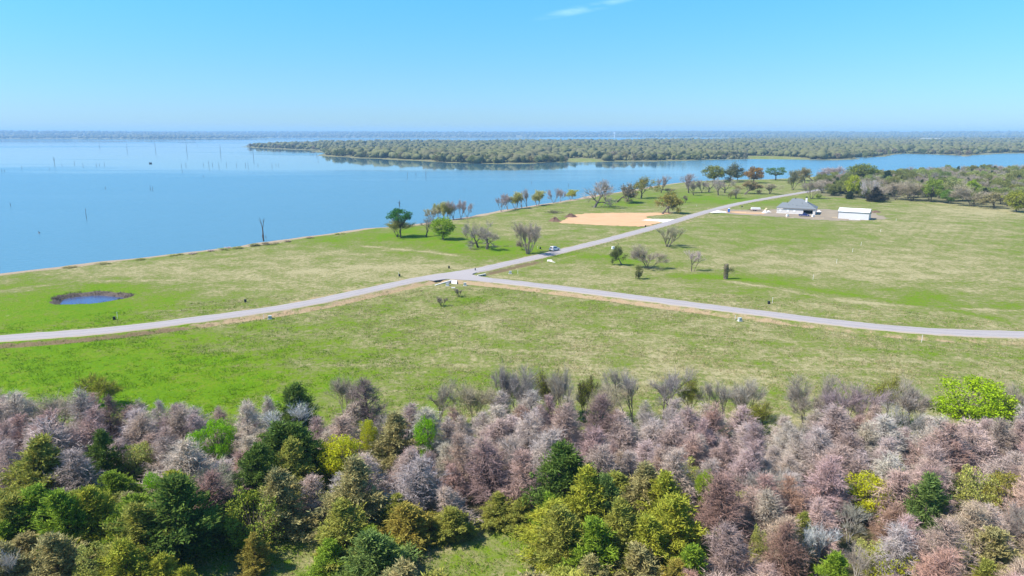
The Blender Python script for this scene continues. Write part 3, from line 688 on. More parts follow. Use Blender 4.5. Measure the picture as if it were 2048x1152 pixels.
HEROES = [
 (39, 888, 9, 120, 'cedar', OLIVE, 'broad olive green cedar at the left edge of the foreground wood', CE),
 (74, 884, 8, 75, 'cedar', OLIVE, 'olive cedar just right of the broad one at the left edge', CE),
 (204, 863, 8, 70, 'cedar', DARKG, 'narrow dark green cedar among grey dead cedars at the left', CE),
 (131, 978, 8.5, 110, 'cedar', GREEN, 'fresh green cedar in the lower left corner group', CE),
 (60, 972, 8, 115, 'cedar', GREEN, 'green cedar nearest the left edge of the lower left group', CE),
 (192, 972, 8, 100, 'cedar', YOLIVE, 'yellowish olive cedar with bronze tips in the lower left group', CE),
 (325, 939, 10.5, 165, 'cedar', DARKG, 'tall broad dark cedar beside the shaded grass gap at lower left', CE),
 (275, 1005, 8, 120, 'cedar', OLIVE, 'olive cedar standing against the tall dark cedar at lower left', CE),
 (243, 1086, 6.5, 110, 'cedar', YOLIVE, 'yellow olive cedar low at the bottom left, below the tall dark one', CE),
 (106, 1065, 7, 120, 'cedar', GREYOL, 'greyish tan cedar at the bottom edge far left', CE),
 (349, 1133, 5, 70, 'cedar', YOLIVE, 'small golden olive cedar tip at the bottom edge', CE),
 (12, 1095, 6, 90, 'cedar', GREYOL, 'dull grey olive cedar in the bottom left corner', CE),
 (502, 896, 8.5, 95, 'cedar', DARKG, 'dark cedar left of the pale shrub in the centre left of the wood', CE),
 (584, 767, 9, 85, 'cedar', DARKG, 'dark cedar standing alone on the field edge of the wood', CE),
 (547, 849, 9, 120, 'cedar', DARKG, 'wide dark green cedar behind the white branched bare tree', CE),
 (605, 846, 9, 110, 'cedar', DARKG, 'dark green cedar at the right of the wide dark pair', CE),
 (586, 888, 8, 95, 'cedar', OLIVE, 'olive cedar in front of the wide dark cedars', CE),
 (790, 829, 8, 90, 'cedar', GREYOL, 'dusty olive cedar between the two bright green trees', CE),
 (558, 939, 8, 95, 'cedar', GREYOL, 'dusty grey olive cedar above the small grass clearing', CE),
 (708, 920, 9, 115, 'cedar', GREYOL, 'tall greyish olive cedar left of the pale dead cedars in the centre', CE),
 (690, 1004, 7, 115, 'cedar', OLIVE, 'olive cedar between the two grass clearings', CE),
 (755, 1057, 7, 130, 'cedar', BLUEG, 'blue green cedar at the bottom edge left of the big clearing', CE),
 (660, 1092, 4.5, 80, 'cedar', GREEN, 'low green cedar right of the small clearing at the bottom', CE),
 (821, 1002, 5.2, 95, 'cedar', ORANGE, 'bronze tipped cedar at the left rim of the big clearing', CE),
 (896, 1000, 4.2, 80, 'cedar', OLIVE, 'low olive cedar on the upper left rim of the big clearing', CE),
 (503, 1068, 4.5, 58, 'cedar', ORANGE, 'small rusty orange cedar in the small clearing at the bottom', CE),
 (999, 988, 3.8, 70, 'cedar', OLIVE, 'low olive cedar at the top of the big clearing', CE),
 (1040, 1000, 3.6, 65, 'cedar', OLIVE, 'low bushy cedar left of the dense dark green one', CE),
 (1133, 886, 10, 125, 'cedar', DARKG, 'dense dark green cedar right of the big clearing', CE),
 (1180, 939, 9, 110, 'cedar', YOLIVE, 'golden olive cedar next to the dense dark green one', CE),
 (1219, 947, 8.5, 80, 'cedar', BLUEG, 'blue grey cedar between golden olive cedars', CE),
 (1293, 931, 8, 100, 'cedar', GREYOL, 'pale olive cedar at the back of the golden cedar group', CE),
 (1325, 945, 8, 100, 'cedar', YOLIVE, 'yellow cedar with bronze top in the golden cedar group', CE),
 (1352, 988, 8.5, 125, 'cedar', YOLIVE, 'large golden cedar at the right of the golden group', CE),
 (1136, 1010, 7.5, 110, 'cedar', OLIVE, 'olive cedar on the right rim of the big clearing', CE),
 (1195, 1030, 7.5, 110, 'cedar', GREEN, 'fresh green cedar in the front of the golden group', CE),
 (1250, 1004, 8, 105, 'cedar', OLIVE, 'olive cedar in the middle of the golden group', CE),
 (1300, 1040, 7, 110, 'cedar', YOLIVE, 'golden cedar in front of the large golden one', CE),
 (1384, 1088, 6.5, 90, 'cedar', GREEN, 'green cedar against the rusty dead cedar at the bottom', CE),
 (1286, 1092, 5.5, 110, 'cedar', GREYOL, 'tan olive cedar at the bottom edge below the golden group', CE),
 (1352, 1128, 5, 90, 'cedar', ORANGE, 'orange tipped cedar at the bottom edge below the golden group', CE),
 (1857, 951, 9, 100, 'cedar', BLUEG, 'blue green cedar alone among grey dead cedars at the right', CE),
 (1676, 1108, 6, 85, 'cedar', GREEN, 'green cedar at the bottom edge right of centre', CE),
 (1970, 1120, 6, 95, 'cedar', OLIVE, 'olive green cedar near the bottom right corner', CE),
 (1605, 1025, 6.5, 55, 'cedar', OLIVE, 'slim olive cedar beside the white stemmed bare tree', CE),
 (1990, 1050, 6.5, 110, 'cedar', GREYOL, 'tan olive cedar among dead cedars at lower right', CE),
 (275, 888, 5.5, 62, 'shrub', PALEG, 'pale yellow green bush among dead cedars at the left', LF),
 (436, 842, 7.5, 62, 'leafy', BRIGHT, 'vivid green tree at the top left of the wood', LF),
 (390, 862, 6.5, 48, 'leafy', BRIGHT, 'small vivid green tree left of its bigger twin', LF),
 (302, 951, 6.5, 40, 'leafy', BRIGHT, 'small bright green tree top against the tall dark cedar', LF),
 (184, 1090, 6, 90, 'shrub', PALEG, 'pale green bush at the bottom edge left', LF),
 (500, 985, 6.5, 130, 'shrub', (0.24, 0.30, 0.04), 'big light green shrub above the small clearing', LF),
 (490, 1058, 2.6, 55, 'shrub', MIDG, 'light green bush at the edge of the shaded grass gap', LF),
 (676, 877, 7, 92, 'leafy', YELLOW, 'round yellow green tree in the centre left of the wood', LF),
 (735, 839, 7, 40, 'leafy', YELLOW, 'small yellow tree top left of the dusty olive cedar', LF),
 (849, 835, 8, 50, 'leafy', BRIGHT, 'slim vivid green tree in the centre of the wood', LF),
 (1411, 943, 6.5, 42, 'leafy', MIDG, 'small light green tree among dead cedars right of centre', LF),
 (1943, 763, 9, 150, 'leafy', (0.30, 0.44, 0.012), 'large vivid yellow green tree on the field edge at the right', LF),
 (2014, 790, 7, 80, 'leafy', (0.26, 0.34, 0.04), 'yellow green tree right of the large vivid one', LF),
 (1747, 951, 6.5, 100, 'leafy', YELLOW, 'yellow green tree among dead cedars at the right', LF),
 (1955, 935, 6.5, 90, 'shrub', PALEG, 'pale yellow green bush near the right edge', LF),
 (2012, 943, 6.5, 65, 'shrub', (0.32, 0.30, 0.06), 'straw yellow bush at the right edge of the wood', LF),
 (1790, 1096, 5.5, 110, 'shrub', (0.30, 0.32, 0.02), 'yellow green bush at the bottom edge on the right', LF),
 (1519, 1053, 5.5, 36, 'shrub', PALEG, 'small pale green bush by the rusty dead cedar at the bottom', LF),
 (184, 751, 6, 85, 'budding', (0.24, 0.23, 0.05), 'bare tree with yellow green haze of buds on the field edge at left', BR),
 (1172, 755, 7.5, 48, 'budding', (0.10, 0.08, 0.06), 'crooked tree with yellow green young leaves on the field edge', BR),
 (1105, 739, 8, 55, 'budding', (0.16, 0.13, 0.09), 'bare tree with a patch of green young leaves on the field edge', BR),
 (1778, 755, 8, 58, 'budding', (0.2, 0.18, 0.06), 'slender tree with pale yellow leaves on the field edge at right', BR),
 (1385, 752, 7.5, 48, 'budding', (0.2, 0.18, 0.06), 'budding tree right of the two tall bare trees on the field edge', BR),
 (1519, 800, 6, 50, 'budding', (0.2, 0.18, 0.06), 'small budding tree at the field edge right of centre', BR),
 (106, 785, 7, 85, 'thicket', (0.30, 0.26, 0.20), 'grey brown thicket of bare stems on the field edge at left', BR),
 (684, 757, 7, 70, 'thicket', (0.25, 0.215, 0.16), 'brown grey bare thicket left of the tall dead cedar tip', BR),
 (570, 808, 7, 70, 'bare', (0.5, 0.46, 0.45), 'white branched bare tree in front of the lone dark cedar', BR),
 (1010, 728, 10, 50, 'thicket', (0.23, 0.20, 0.185), 'tall slim bare tree at the left of the central field edge row', BR),
 (1040, 722, 10.5, 78, 'thicket', (0.25, 0.22, 0.20), 'tall bare grey tree, biggest of the central field edge row', BR),
 (1125, 733, 9.5, 55, 'thicket', (0.26, 0.23, 0.19), 'bare tree in the central field edge row by green leaves', BR),
 (1266, 733, 9.5, 70, 'bare', (0.25, 0.22, 0.20), 'fan shaped bare tree on the field edge, left of a matching pair', BR),
 (1333, 731, 9.5, 80, 'bare', (0.24, 0.21, 0.20), 'fan shaped bare tree on the field edge, right of a matching pair', BR),
 (1450, 757, 8, 60, 'bare', (0.25, 0.22, 0.19), 'thin bare tree on the field edge right of the fan shaped pair', BR),
 (1490, 752, 8, 60, 'thicket', (0.27, 0.24, 0.20), 'bare thicket on the field edge right of centre', BR),
 (945, 770, 7.5, 90, 'thicket', (0.29, 0.25, 0.17), 'olive grey bare thicket on the field edge in the centre', BR),
 (875, 760, 8, 60, 'bare', (0.25, 0.22, 0.17), 'thin bare tree standing up above the centre of the wood', BR),
 (1212, 765, 7.5, 70, 'thicket', (0.29, 0.25, 0.18), 'olive grey thicket between the crooked tree and the fan shaped trees', BR),
 (1617, 757, 8, 70, 'thicket', (0.25, 0.215, 0.18), 'bare grey thicket left of the purple grey one on the field edge', BR),
 (1664, 755, 8.5, 60, 'thicket', (0.25, 0.21, 0.19), 'bare thicket touching the purple grey one on the field edge', BR),
 (1707, 768, 8, 100, 'thicket', (0.25, 0.19, 0.195), 'dense purple grey bare thicket on the field edge at the right', BR),
 (1829, 763, 8, 75, 'thicket', (0.27, 0.23, 0.20), 'bare tree left of the vivid yellow green tree', BR),
 (1640, 1038, 6.5, 60, 'bare', (0.52, 0.47, 0.45), 'white stemmed bare sapling among dead cedars at lower right', BR),
 (8, 1090, 6.5, 60, 'bare', (0.42, 0.38, 0.36), 'pale bare tree in the bottom left corner', BR),
 (2040, 760, 8, 55, 'thicket', (0.28, 0.24, 0.2), 'bare thicket on the field edge at the right edge', BR),
 (440, 930, 7, 80, 'thicket', (0.30, 0.29, 0.2), 'greenish grey bare thicket below the vivid green tree', BR),
 (210, 790, 8, 62, 'dead', (0.22, 0.155, 0.14), 'dark tipped dead cedar on the field edge at left', DC),
 (738, 757, 9.5, 85, 'dead', (0.24, 0.18, 0.17), 'tall brown dead cedar tip rising above the field edge', DC),
 (1195, 784, 9.5, 85, 'dead', (0.25, 0.175, 0.165), 'tall reddish brown dead cedar below the crooked budding tree', DC),
 (395, 931, 8, 105, 'dead', (0.30, 0.19, 0.175), 'rusty pink dead cedar right of the tall dark cedar', DC),
 (1465, 970, 9, 140, 'dead', (0.27, 0.17, 0.145), 'large rust brown dead cedar right of the golden cedars', DC),
 (1480, 1050, 8, 120, 'dead', (0.34, 0.25, 0.23), 'big pinkish dead cedar at the bottom right of the golden cedars', DC),
 (1570, 1060, 7, 90, 'dead', (0.26, 0.16, 0.13), 'rust red dead cedar at the bottom edge right of centre', DC),
 (800, 900, 8.5, 110, 'dead', (0.42, 0.36, 0.36), 'pale silver dead cedar in the centre of the wood', DC),
 (985, 880, 8.5, 115, 'dead', (0.30, 0.205, 0.195), 'reddish brown dead cedar left of the dense dark green cedar', DC),
 (1805, 1060, 7.5, 110, 'dead', (0.46, 0.40, 0.39), 'whitish dead cedar below the blue green cedar at right', DC),
 (160, 895, 7.5, 100, 'dead', (0.40, 0.33, 0.31), 'pale pink grey dead cedar between the green cedars at left', DC),
]
for hh in HEROES:
    lf = (0.30, 0.36, 0.02) if hh[4] == 'budding' else None
    if hh[4] in ('thicket', 'bare'): hh = hh[:5] + (tuple(min(0.6, v * 1.3) for v in hh[5]),) + hh[6:]
    hero(*hh, bark=(0.10, 0.085, 0.07) if hh[4] in ('cedar', 'leafy', 'shrub') else tuple(v * 0.5 for v in hh[5]), leaf=lf)
# ---- the mass of dead cedars between them
DEADC = [(0.52, 0.43, 0.395), (0.48, 0.375, 0.345), (0.42, 0.31, 0.285), (0.51, 0.43, 0.39), (0.43, 0.295, 0.25), (0.50, 0.415, 0.335)]
DEADN = ['silver grey', 'mauve grey', 'dark mauve', 'whitish grey', 'rusty brown', 'tan grey']
pts = []
rr = random.Random(4)
def CLEARPX(x, y, H):
    for hgt, dx in ((0.3, 0), (H * 0.35, 0), (H * 0.6, 0), (H * 0.9, 0), (H, 0), (H * 0.75, 1.2), (H * 0.75, -1.2), (H * 0.4, -2.3), (H * 0.4, 2.3)):
        px, py = PROJ(x + dx, y, hgt)
        for cx, cy, rx, ry in CLEARINGS:
            if ((px - cx) / (rx * 0.95)) ** 2 + ((py - cy) / (ry * 0.95)) ** 2 < 1: return True
    return False
for i in range(9000):
    y = rr.uniform(44, 104); x = rr.uniform(-0.80, 0.80) * (y * cp + 38 * sp)
    if y > FOREST_EDGE(np.array(x)) - 1.5: continue
    H = rr.uniform(5.2, 9.4)
    if CLEARPX(x, y, H): continue
    px, py = PROJ(x, y, H)
    if py > 1165 or px < -60 or px > 2108: continue
    lim = 782 + 10 * math.sin(px / 60) + (22 if 250 < px < 480 else 0) + (18 if 900 < px < 1000 else 0) + (14 if px > 1250 else 0) + (10 if px > 1550 else 0)
    if py < lim: continue
    if any((x - a) ** 2 + (y - b) ** 2 < (c * 0.85 + 0.9) ** 2 for a, b, c in TAKEN): continue
    if any((x - a) ** 2 + (y - b) ** 2 < 2.9 ** 2 for a, b in pts): continue
    u = rr.random(); W = H * rr.uniform(0.60, 0.92)
    if any(y < hy and abs(px - hx) < hw * 0.42 + 18 and py < hp + 0.5 * hv for hx, hp, hw, hv, hy in SEEN): continue
    pts.append((x, y))
    cpx, cpy = PROJ(x, y, H * 0.6)
    left = cpx < 640
    if (cpx < 480 and cpy > 960) or (640 < cpx < 960 and cpy > 1000) or (1090 < cpx < 1400 and cpy > 960):
        ci = RNG.randrange(4)
        o = tree(CE, 'cedar', x, y, H * 0.85, W, jit((OLIVE, GREEN, GREYOL, YOLIVE)[ci]), (0.10, 0.085, 0.07), 'cedar', 'tree', 'green cedars in the foreground wood'); nn = ('olive', 'green', 'dusty grey green', 'golden olive')[ci] + ' filler cedar'
    elif u < 0.07:
        o = tree(BR, 'bare', x, y, H * 0.9, W * 0.8, jit((0.36, 0.32, 0.29)), (0.36, 0.33, 0.3), 'bare', 'tree', 'bare saplings in the foreground wood'); nn = 'grey leafless sapling'
    elif u < 0.12:
        o = tree(LF, 'shrub', x, y, H * 0.6, W * 0.6, jit(PALEG), (0.2, 0.17, 0.14), 'bush', 'shrub', 'pale bushes in the foreground wood'); nn = 'small pale green bush'
    else:
        ci = rr.randrange(len(DEADC)); c = DEADC[ci]
        if cpx > 1350 and cpy > 980: c = tuple(a * b for a, b in zip(c, (1.0, 0.9, 0.86)))
        o = tree(DC, 'dead', x, y, H, W, jit(c), tuple(v * 0.42 for v in c), 'dead', 'tree', 'dead grey cedars of the foreground wood'); nn = DEADN[ci] + ' dead cedar'
    relabel(o, px, py, nn)
flush()
print('filled', len(pts))

# ------------------------------------------------------------------ trees of the field and the shore (base pixel, height px, width px)
def mid(px, py, hpx, wpx, kit, col, label, name='tree', bark=DKBARK, leaf=None, idx=None, cat='tree', group=None, lean=0.0, rz=None):
    x, y = G(px, py); k = MPP(px, py); lt = 1.4 if kit in ('row', 'rowbud', 'spread', 'vase', 'oak', 'thicket', 'bare', 'budding') else 1.2
    col = tuple(v * lt for v in col); leaf = tuple(v * 1.3 for v in leaf) if leaf else None; bark = tuple(v * 1.25 for v in bark)
    return tree(name, kit, x, y, hpx * k * 1.02, wpx * k, col, bark, label, cat, group, idx, rz, leaf, lean)
OLV = (0.16, 0.17, 0.04); BUD = (0.30, 0.30, 0.06); TAN = (0.27, 0.235, 0.19); MAUVE = (0.27, 0.225, 0.225); BROWN = (0.19, 0.155, 0.11)
mid(801, 474.5, 56, 52, 'umbrella', (0.045, 0.15, 0.022), 'flat topped dark green tree standing by the shore', 'umbrella_tree')
mid(793, 474.0, 36, 50, 'budding', (0.20, 0.19, 0.06), 'olive tree with loose crown under the flat topped tree', 'leafy_tree', leaf=(0.20, 0.23, 0.05))
mid(852, 473, 42, 34, 'spread', (0.17, 0.15, 0.12), 'dark leaning bare tree between the two green trees by the shore', 'bare_tree', idx=1, lean=-0.12)
mid(886, 479, 43, 54, 'round', (0.20, 0.30, 0.02), 'light green rounded tree on the lawn by the shore', 'leafy_tree', idx=0)
mid(956, 495, 54, 42, 'spread', (0.21, 0.18, 0.165), 'tall bare tree at the left of the dark pair beside the road', 'bare_tree', idx=0)
mid(974, 498.5, 52, 50, 'spread', (0.21, 0.18, 0.165), 'crooked bare tree at the right of the dark pair beside the road', 'bare_tree', idx=2)
mid(940, 487, 34, 26, 'row', (0.30, 0.26, 0.23), 'small pale bare tree behind the dark bare pair', 'bare_tree')
mid(1055, 507, 65, 58, 'vase', (0.27, 0.225, 0.19), 'vase shaped bare tree at the roadside left of the white car', 'bare_tree', bark=(0.19, 0.16, 0.135), idx=0)
mid(1045, 500, 20, 20, 'thicket', (0.22, 0.17, 0.15), 'brown brush behind the foot of the vase shaped tree', 'bush', cat='bush')
SR = 'bare shore trees'
for i, (px, py, hp, wp, kit, cc, lb) in enumerate([
    (866, 440, 30, 28, 'row', (0.30, 0.28, 0.17), 'leftmost low bare tree of the shore clump behind the lawn trees'),
    (876, 438, 36, 18, 'rowbud', (0.27, 0.24, 0.17), 'tall narrow tree second in the shore clump behind the lawn trees'),
    (888, 440, 37, 20, 'rowbud', (0.3, 0.27, 0.15), 'yellow budding tree in the middle of the shore clump'),
    (897, 438, 35, 18, 'rowbud', (0.3, 0.27, 0.17), 'pale budding tree right of the middle of the shore clump'),
    (908, 438.5, 38, 26, 'row', MAUVE, 'tall grey bare tree near the right end of the shore clump'),
    (922, 436, 36, 26, 'row', MAUVE, 'grey bare tree in the right half of the shore clump'),
    (934, 434, 33, 24, 'row', (0.3, 0.26, 0.26), 'rightmost bare tree of the shore clump leaning outward'),
    (1003, 423, 33, 24, 'row', MAUVE, 'first bare tree of the shore row right of the clump'),
    (1016, 420, 34, 20, 'row', MAUVE, 'second bare tree of the shore row right of the clump'),
    (1033, 417, 33, 27, 'rowbud', (0.27, 0.24, 0.16), 'yellow green budding tree in the shore row'),
    (1044, 414.5, 30, 18, 'row', (0.28, 0.25, 0.19), 'slim bare tree behind the yellow budding tree in the shore row'),
    (1054, 414, 37, 16, 'row', (0.3, 0.26, 0.25), 'tall narrow twisted bare tree in the shore row'),
    (1076, 410, 30, 30, 'rowbud', (0.3, 0.28, 0.2), 'rounded pale budding tree in the shore row'),
    (1107, 406, 30, 28, 'row', MAUVE, 'bushy mauve bare tree near the right end of the shore row'),
    (1120, 402, 24, 16, 'row', MAUVE, 'small mauve bare tree at the right end of the shore row'),
    (1143, 397, 20, 24, 'rowbud', BUD, 'yellow vase shaped bush alone at the water edge')]):
    mid(px, py, hp, wp, kit, cc, lb, 'shore_tree', bark=(0.2, 0.17, 0.15), leaf=(0.33, 0.34, 0.06), group=SR)
mid(1188, 415, 50, 60, 'spread', (0.24, 0.205, 0.185), 'wide bare tree with low spreading limbs near the orange pad', 'bare_tree', idx=0, bark=(0.11, 0.095, 0.085))
mid(1212, 402, 43, 30, 'row', (0.3, 0.26, 0.25), 'pale bare tree behind the wide spreading one', 'bare_tree')
mid(1233, 404.5, 38, 38, 'oak', (0.20, 0.165, 0.14), 'dark bare tree right of the wide spreading one', 'bare_tree', leaf=(0.17, 0.145, 0.09))
mid(1282, 396, 42, 44, 'oak', (0.17, 0.14, 0.08), 'olive leaved oak right of the dark bare tree by the shore', 'oak_tree', leaf=(0.20, 0.19, 0.035), idx=0)
mid(1325, 428, 45, 36, 'oak', (0.19, 0.16, 0.09), 'olive oak at the left of the pair at the corner of the orange pad', 'oak_tree', leaf=(0.23, 0.21, 0.04), idx=1)
mid(1338, 427, 38, 34, 'oak', (0.20, 0.17, 0.10), 'olive oak at the right of the pair at the corner of the orange pad', 'oak_tree', leaf=(0.23, 0.21, 0.05), idx=0)
mid(1371, 406, 15, 11, 'row', (0.17, 0.14, 0.11), 'tiny bare sapling in the lawn left of the far road', 'sapling')
mid(1322, 386, 35, 22, 'row', MAUVE, 'mauve grey tree on the shore behind the oak pair', 'bare_tree')
mid(1377, 386, 38, 26, 'row', (0.25, 0.2, 0.2), 'mauve bare tree at the left end of the far lawn group', 'bare_tree')
mid(1388, 391, 28, 20, 'row', (0.22, 0.18, 0.16), 'small bare tree in front of the left end of the far lawn group', 'bare_tree')
mid(1404, 386, 27, 22, 'row', (0.26, 0.22, 0.19), 'second bare tree of the far lawn group', 'bare_tree')
mid(1417, 384, 28, 28, 'spread', (0.25, 0.21, 0.18), 'rounded bare tree in the middle of the far lawn group', 'bare_tree')
mid(1437, 390.5, 33, 34, 'spread', (0.25, 0.21, 0.19), 'widest bare tree of the far lawn group', 'bare_tree', idx=1)
mid(1449, 386, 32, 26, 'spread', (0.24, 0.2, 0.18), 'bare tree at the right of the far lawn group', 'bare_tree', idx=2)
mid(1461, 397, 14, 14, 'oak', (0.18, 0.15, 0.10), 'small dark tree in front of the far lawn group', 'small_tree', leaf=(0.15, 0.14, 0.05))
mid(1472, 397, 20, 20, 'row', (0.24, 0.21, 0.16), 'small leaning bare tree beside the far road', 'bare_tree')
mid(1428, 364, 31, 48, 'round', (0.17, 0.185, 0.03), 'broad olive green tree on the shore beyond the far lawn', 'leafy_tree', idx=1)
mid(1458, 362.5, 37, 34, 'oak', (0.13, 0.11, 0.08), 'tall dark leaning tree on the far shore', 'oak_tree', leaf=(0.10, 0.115, 0.05), lean=0.08)
mid(1490, 389, 28, 36, 'oak', (0.23, 0.18, 0.12), 'brownish bare tree in the far lawn left of the bush', 'bare_tree', leaf=(0.22, 0.17, 0.08), idx=1)
mid(1507, 366, 31, 40, 'round', (0.25, 0.15, 0.04), 'orange brown rounded tree on the far shore', 'leafy_tree', idx=2)
mid(1475, 361, 14, 26, 'open', (0.14, 0.16, 0.05), 'low olive bush left of the orange brown tree on the shore', 'bush', cat='bush')
mid(1539, 388, 21, 28, 'row', (0.27, 0.235, 0.16), 'wide bare bush standing beside the far road', 'bush', cat='bush')
mid(1551, 360.5, 25, 42, 'open', (0.09, 0.17, 0.04), 'green flat layered tree on the far shore', 'leafy_tree', idx=0)
mid(1336, 386, 10, 22, 'thicket', (0.2, 0.17, 0.13), 'low brush on the shore behind the oak pair', 'bush', cat='bush')
# right hand field
mid(1334, 493, 40, 48, 'vase', (0.25, 0.235, 0.15), 'many stemmed olive grey tree in the field by the road', 'bare_tree', idx=1, bark=(0.15, 0.13, 0.10))
mid(1243, 529, 41, 22, 'oak', (0.12, 0.11, 0.07), 'thin small tree with ragged dark leaves in the right field', 'small_tree', leaf=(0.09, 0.12, 0.03), bark=(0.18, 0.15, 0.12))
mid(1295, 537, 47, 56, 'thicket', (0.25, 0.21, 0.17), 'big brown grey bare bush in the right field', 'bush', cat='bush', idx=0)
mid(1385, 543, 42, 30, 'bare', (0.34, 0.27, 0.26), 'pinkish grey bare young tree in the right field', 'bare_tree')
mid(1277, 558, 27, 18, 'shrub', (0.13, 0.145, 0.05), 'small dark olive shrub below the big bare bush', 'bush', cat='bush')
mid(883, 612, 19, 20, 'vase', (0.2, 0.17, 0.13), 'bare sapling standing nearest in the lawn below the junction', 'sapling', idx=0)
mid(918, 594, 17, 16, 'vase', (0.2, 0.17, 0.13), 'bare sapling just below the road junction', 'sapling', idx=1)
# broken trunk with ivy
def stump():
    x, y = G(1451, 558); k = MPP(1451, 558); T, C = MB(), MB(); rng = np.random.default_rng(3)
    H = 30 * k
    T.tube([(0, 0, -0.3), (0.05, 0, H * 0.4), (-0.1, 0.05, H * 0.8), (-0.05, 0, H)], [0.75, 0.62, 0.6, 0.35], 9, True)
    T.tube([(0, 0, H * 0.75), (0.35, 0, H * 0.95), (0.45, 0.1, H * 1.05)], [0.4, 0.3, 0.12], 7, True)
    n = 500; a = rng.uniform(0, 6.28, n); z = rng.uniform(0.1, 1, n) * H
    blades(C, np.stack([np.cos(a) * 0.68, np.sin(a) * 0.68, z], -1), rng.normal(0, 1, (n, 3)), np.full(n, 0.3), np.full(n, 0.2), rng)
    n = 260; blades(C, np.array((1.5, 0, H * 0.62)) + rng.normal(0, 0.65, (n, 3)) * (1.1, 0.8, 0.8), rng.normal(0, 1, (n, 3)), np.full(n, 0.32), np.full(n, 0.2), rng)
    T.tube([(0.4, 0, H * 0.4), (1.0, 0, H * 0.6), (1.9, 0, H * 0.62)], [0.16, 0.1, 0.04], 5)
    o = link('broken_tree', None, loc=(x, y, HZ(x, y))); tag(o, 'thick broken trunk with a leafy side branch in the right field', 'tree')
    link('trunk', T.mesh('trunk', M_BARK), o, color=(0.20, 0.16, 0.125)); link('crown', C.mesh('crown', M_LEAF), o, color=(0.16, 0.17, 0.07))
stump()
def brush_pile(px, py, w, h, label):
    x, y = G(px, py); rng = np.random.default_rng(9); C = MB(); n = 320
    P = rng.normal(0, 1, (n, 3)) * (w * 0.28, w * 0.18, 0) + np.stack([np.zeros(n), np.zeros(n), rng.uniform(0, h * 0.6, n)], -1)
    blades(C, P, rng.normal(0, 1, (n, 3)) * (1, 0.7, 0.4), rng.uniform(1, 2.6, n), rng.uniform(0.06, 0.14, n), rng, True)
    o = link('brush_pile', C.mesh('brush_pile', M_TWIG), loc=(x, y, HZ(x, y)), color=(0.15, 0.12, 0.10)); tag(o, label, 'brush pile')
brush_pile(1109, 426.5, 7, 2.0, 'dark pile of cut brush left of the orange pad')
# scrub along the lake bank
SHR = np.random.default_rng(8)
for i, (px, py, wp, hp, c) in enumerate([(345, 510, 26, 4, OLV), (385, 507, 26, 6, (0.3, 0.24, 0.22)), (360, 508.5, 20, 5, OLV), (445, 499, 30, 6, (0.14, 0.17, 0.04)), (475, 496, 34, 7, (0.15, 0.17, 0.04)), (510, 491, 36, 8, (0.13, 0.14, 0.05)), (540, 488, 36, 9, (0.16, 0.13, 0.08)), (280, 518.5, 30, 5, OLV), (140, 534, 40, 5, (0.17, 0.16, 0.06)), (205, 526.5, 34, 5, (0.17, 0.16, 0.06)), (420, 501.5, 24, 5, (0.32, 0.25, 0.24)), (455, 495.5, 22, 6, (0.33, 0.26, 0.25)), (680, 467, 26, 4, OLV), (620, 475, 26, 4, BROWN), (575, 482.5, 22, 5, BROWN)]):
    x, y = G(px, py + 1); k = MPP(px, py)
    tree('bank_bush', 'shrub' if i % 3 else 'thicket', x, y, hp * k * 0.6, wp * k * 0.7, tuple(v * 1.9 for v in c), DKBARK, ['olive', 'brownish', 'low green'][i % 3] + ' scrub clump on the lake bank, %s from the left edge' % ['fourth', 'sixth', 'fifth', 'eighth', 'tenth', 'eleventh', 'twelfth', 'third', 'first', 'second', 'seventh', 'ninth', 'fifteenth', 'fourteenth', 'thirteenth'][i], 'bush', 'scrub on the lake bank')

# ------------------------------------------------------------------ wood at the right
WT = []
def wtree(px, py, top, wpx, kit, col, label, name='leafy_tree', leaf=None, idx=None):
    x, y = G(px, py); WT.append((x, y, wpx * MPP(px, py) * 0.4))
    mid(px, py, py - top, wpx, kit, col, label, name, leaf=leaf, idx=idx); ANCH.append((px, top, label))
wtree(1585, 380, 341, 22, 'rowbud', (0.2, 0.18, 0.13), 'slim grey olive tree by the far end of the road', 'small_tree', (0.16, 0.17, 0.06))
wtree(1610, 368, 336, 30, 'oak', (0.2, 0.16, 0.12), 'brown olive tree at the lake end of the right wood', 'oak_tree', (0.20, 0.17, 0.07), 0)
wtree(1626, 362, 336, 28, 'oak', (0.2, 0.16, 0.12), 'olive tree second from the lake end of the right wood', 'oak_tree', (0.17, 0.17, 0.05), 1)
wtree(1624, 398, 361, 34, 'thicket', (0.24, 0.2, 0.16), 'grey bare tree behind the house chimney at the wood edge', 'bare_tree')
wtree(1637, 396, 387, 14, 'shrub', (0.2, 0.27, 0.03), 'small green bush right of the house at the wood edge', 'bush')
wtree(1647, 360, 341, 22, 'thicket', (0.27, 0.22, 0.22), 'small mauve grey tree at the back of the right wood', 'bare_tree')
wtree(1671, 360, 333, 48, 'thicket', (0.29, 0.235, 0.225), 'large rounded mauve grey tree at the back of the right wood', 'bare_tree')
wtree(1723, 366, 329.5, 64, 'round', (0.16, 0.19, 0.025), 'largest olive green tree at the back of the right wood', idx=0)
wtree(1771, 372, 342, 24, 'cedar', (0.05, 0.085, 0.045), 'dark blue green cedar right of the largest olive tree', 'cedar_tree')
wtree(1705, 395, 352, 32, 'round', (0.29, 0.33, 0.03), 'yellow green tree at the front edge of the right wood', idx=1)
wtree(1698, 398, 382, 16, 'cedar', (0.05, 0.07, 0.03), 'small dark cedar at the foot of the yellow green tree', 'cedar_tree')
wtree(1735, 402, 360, 30, 'row', (0.34, 0.3, 0.29), 'pale grey bare tree left of the dark cedar at the wood edge', 'bare_tree')
wtree(1752, 403.5, 375, 32, 'cedar', (0.055, 0.05, 0.035), 'nearly black cedar at the front edge of the right wood', 'cedar_tree')
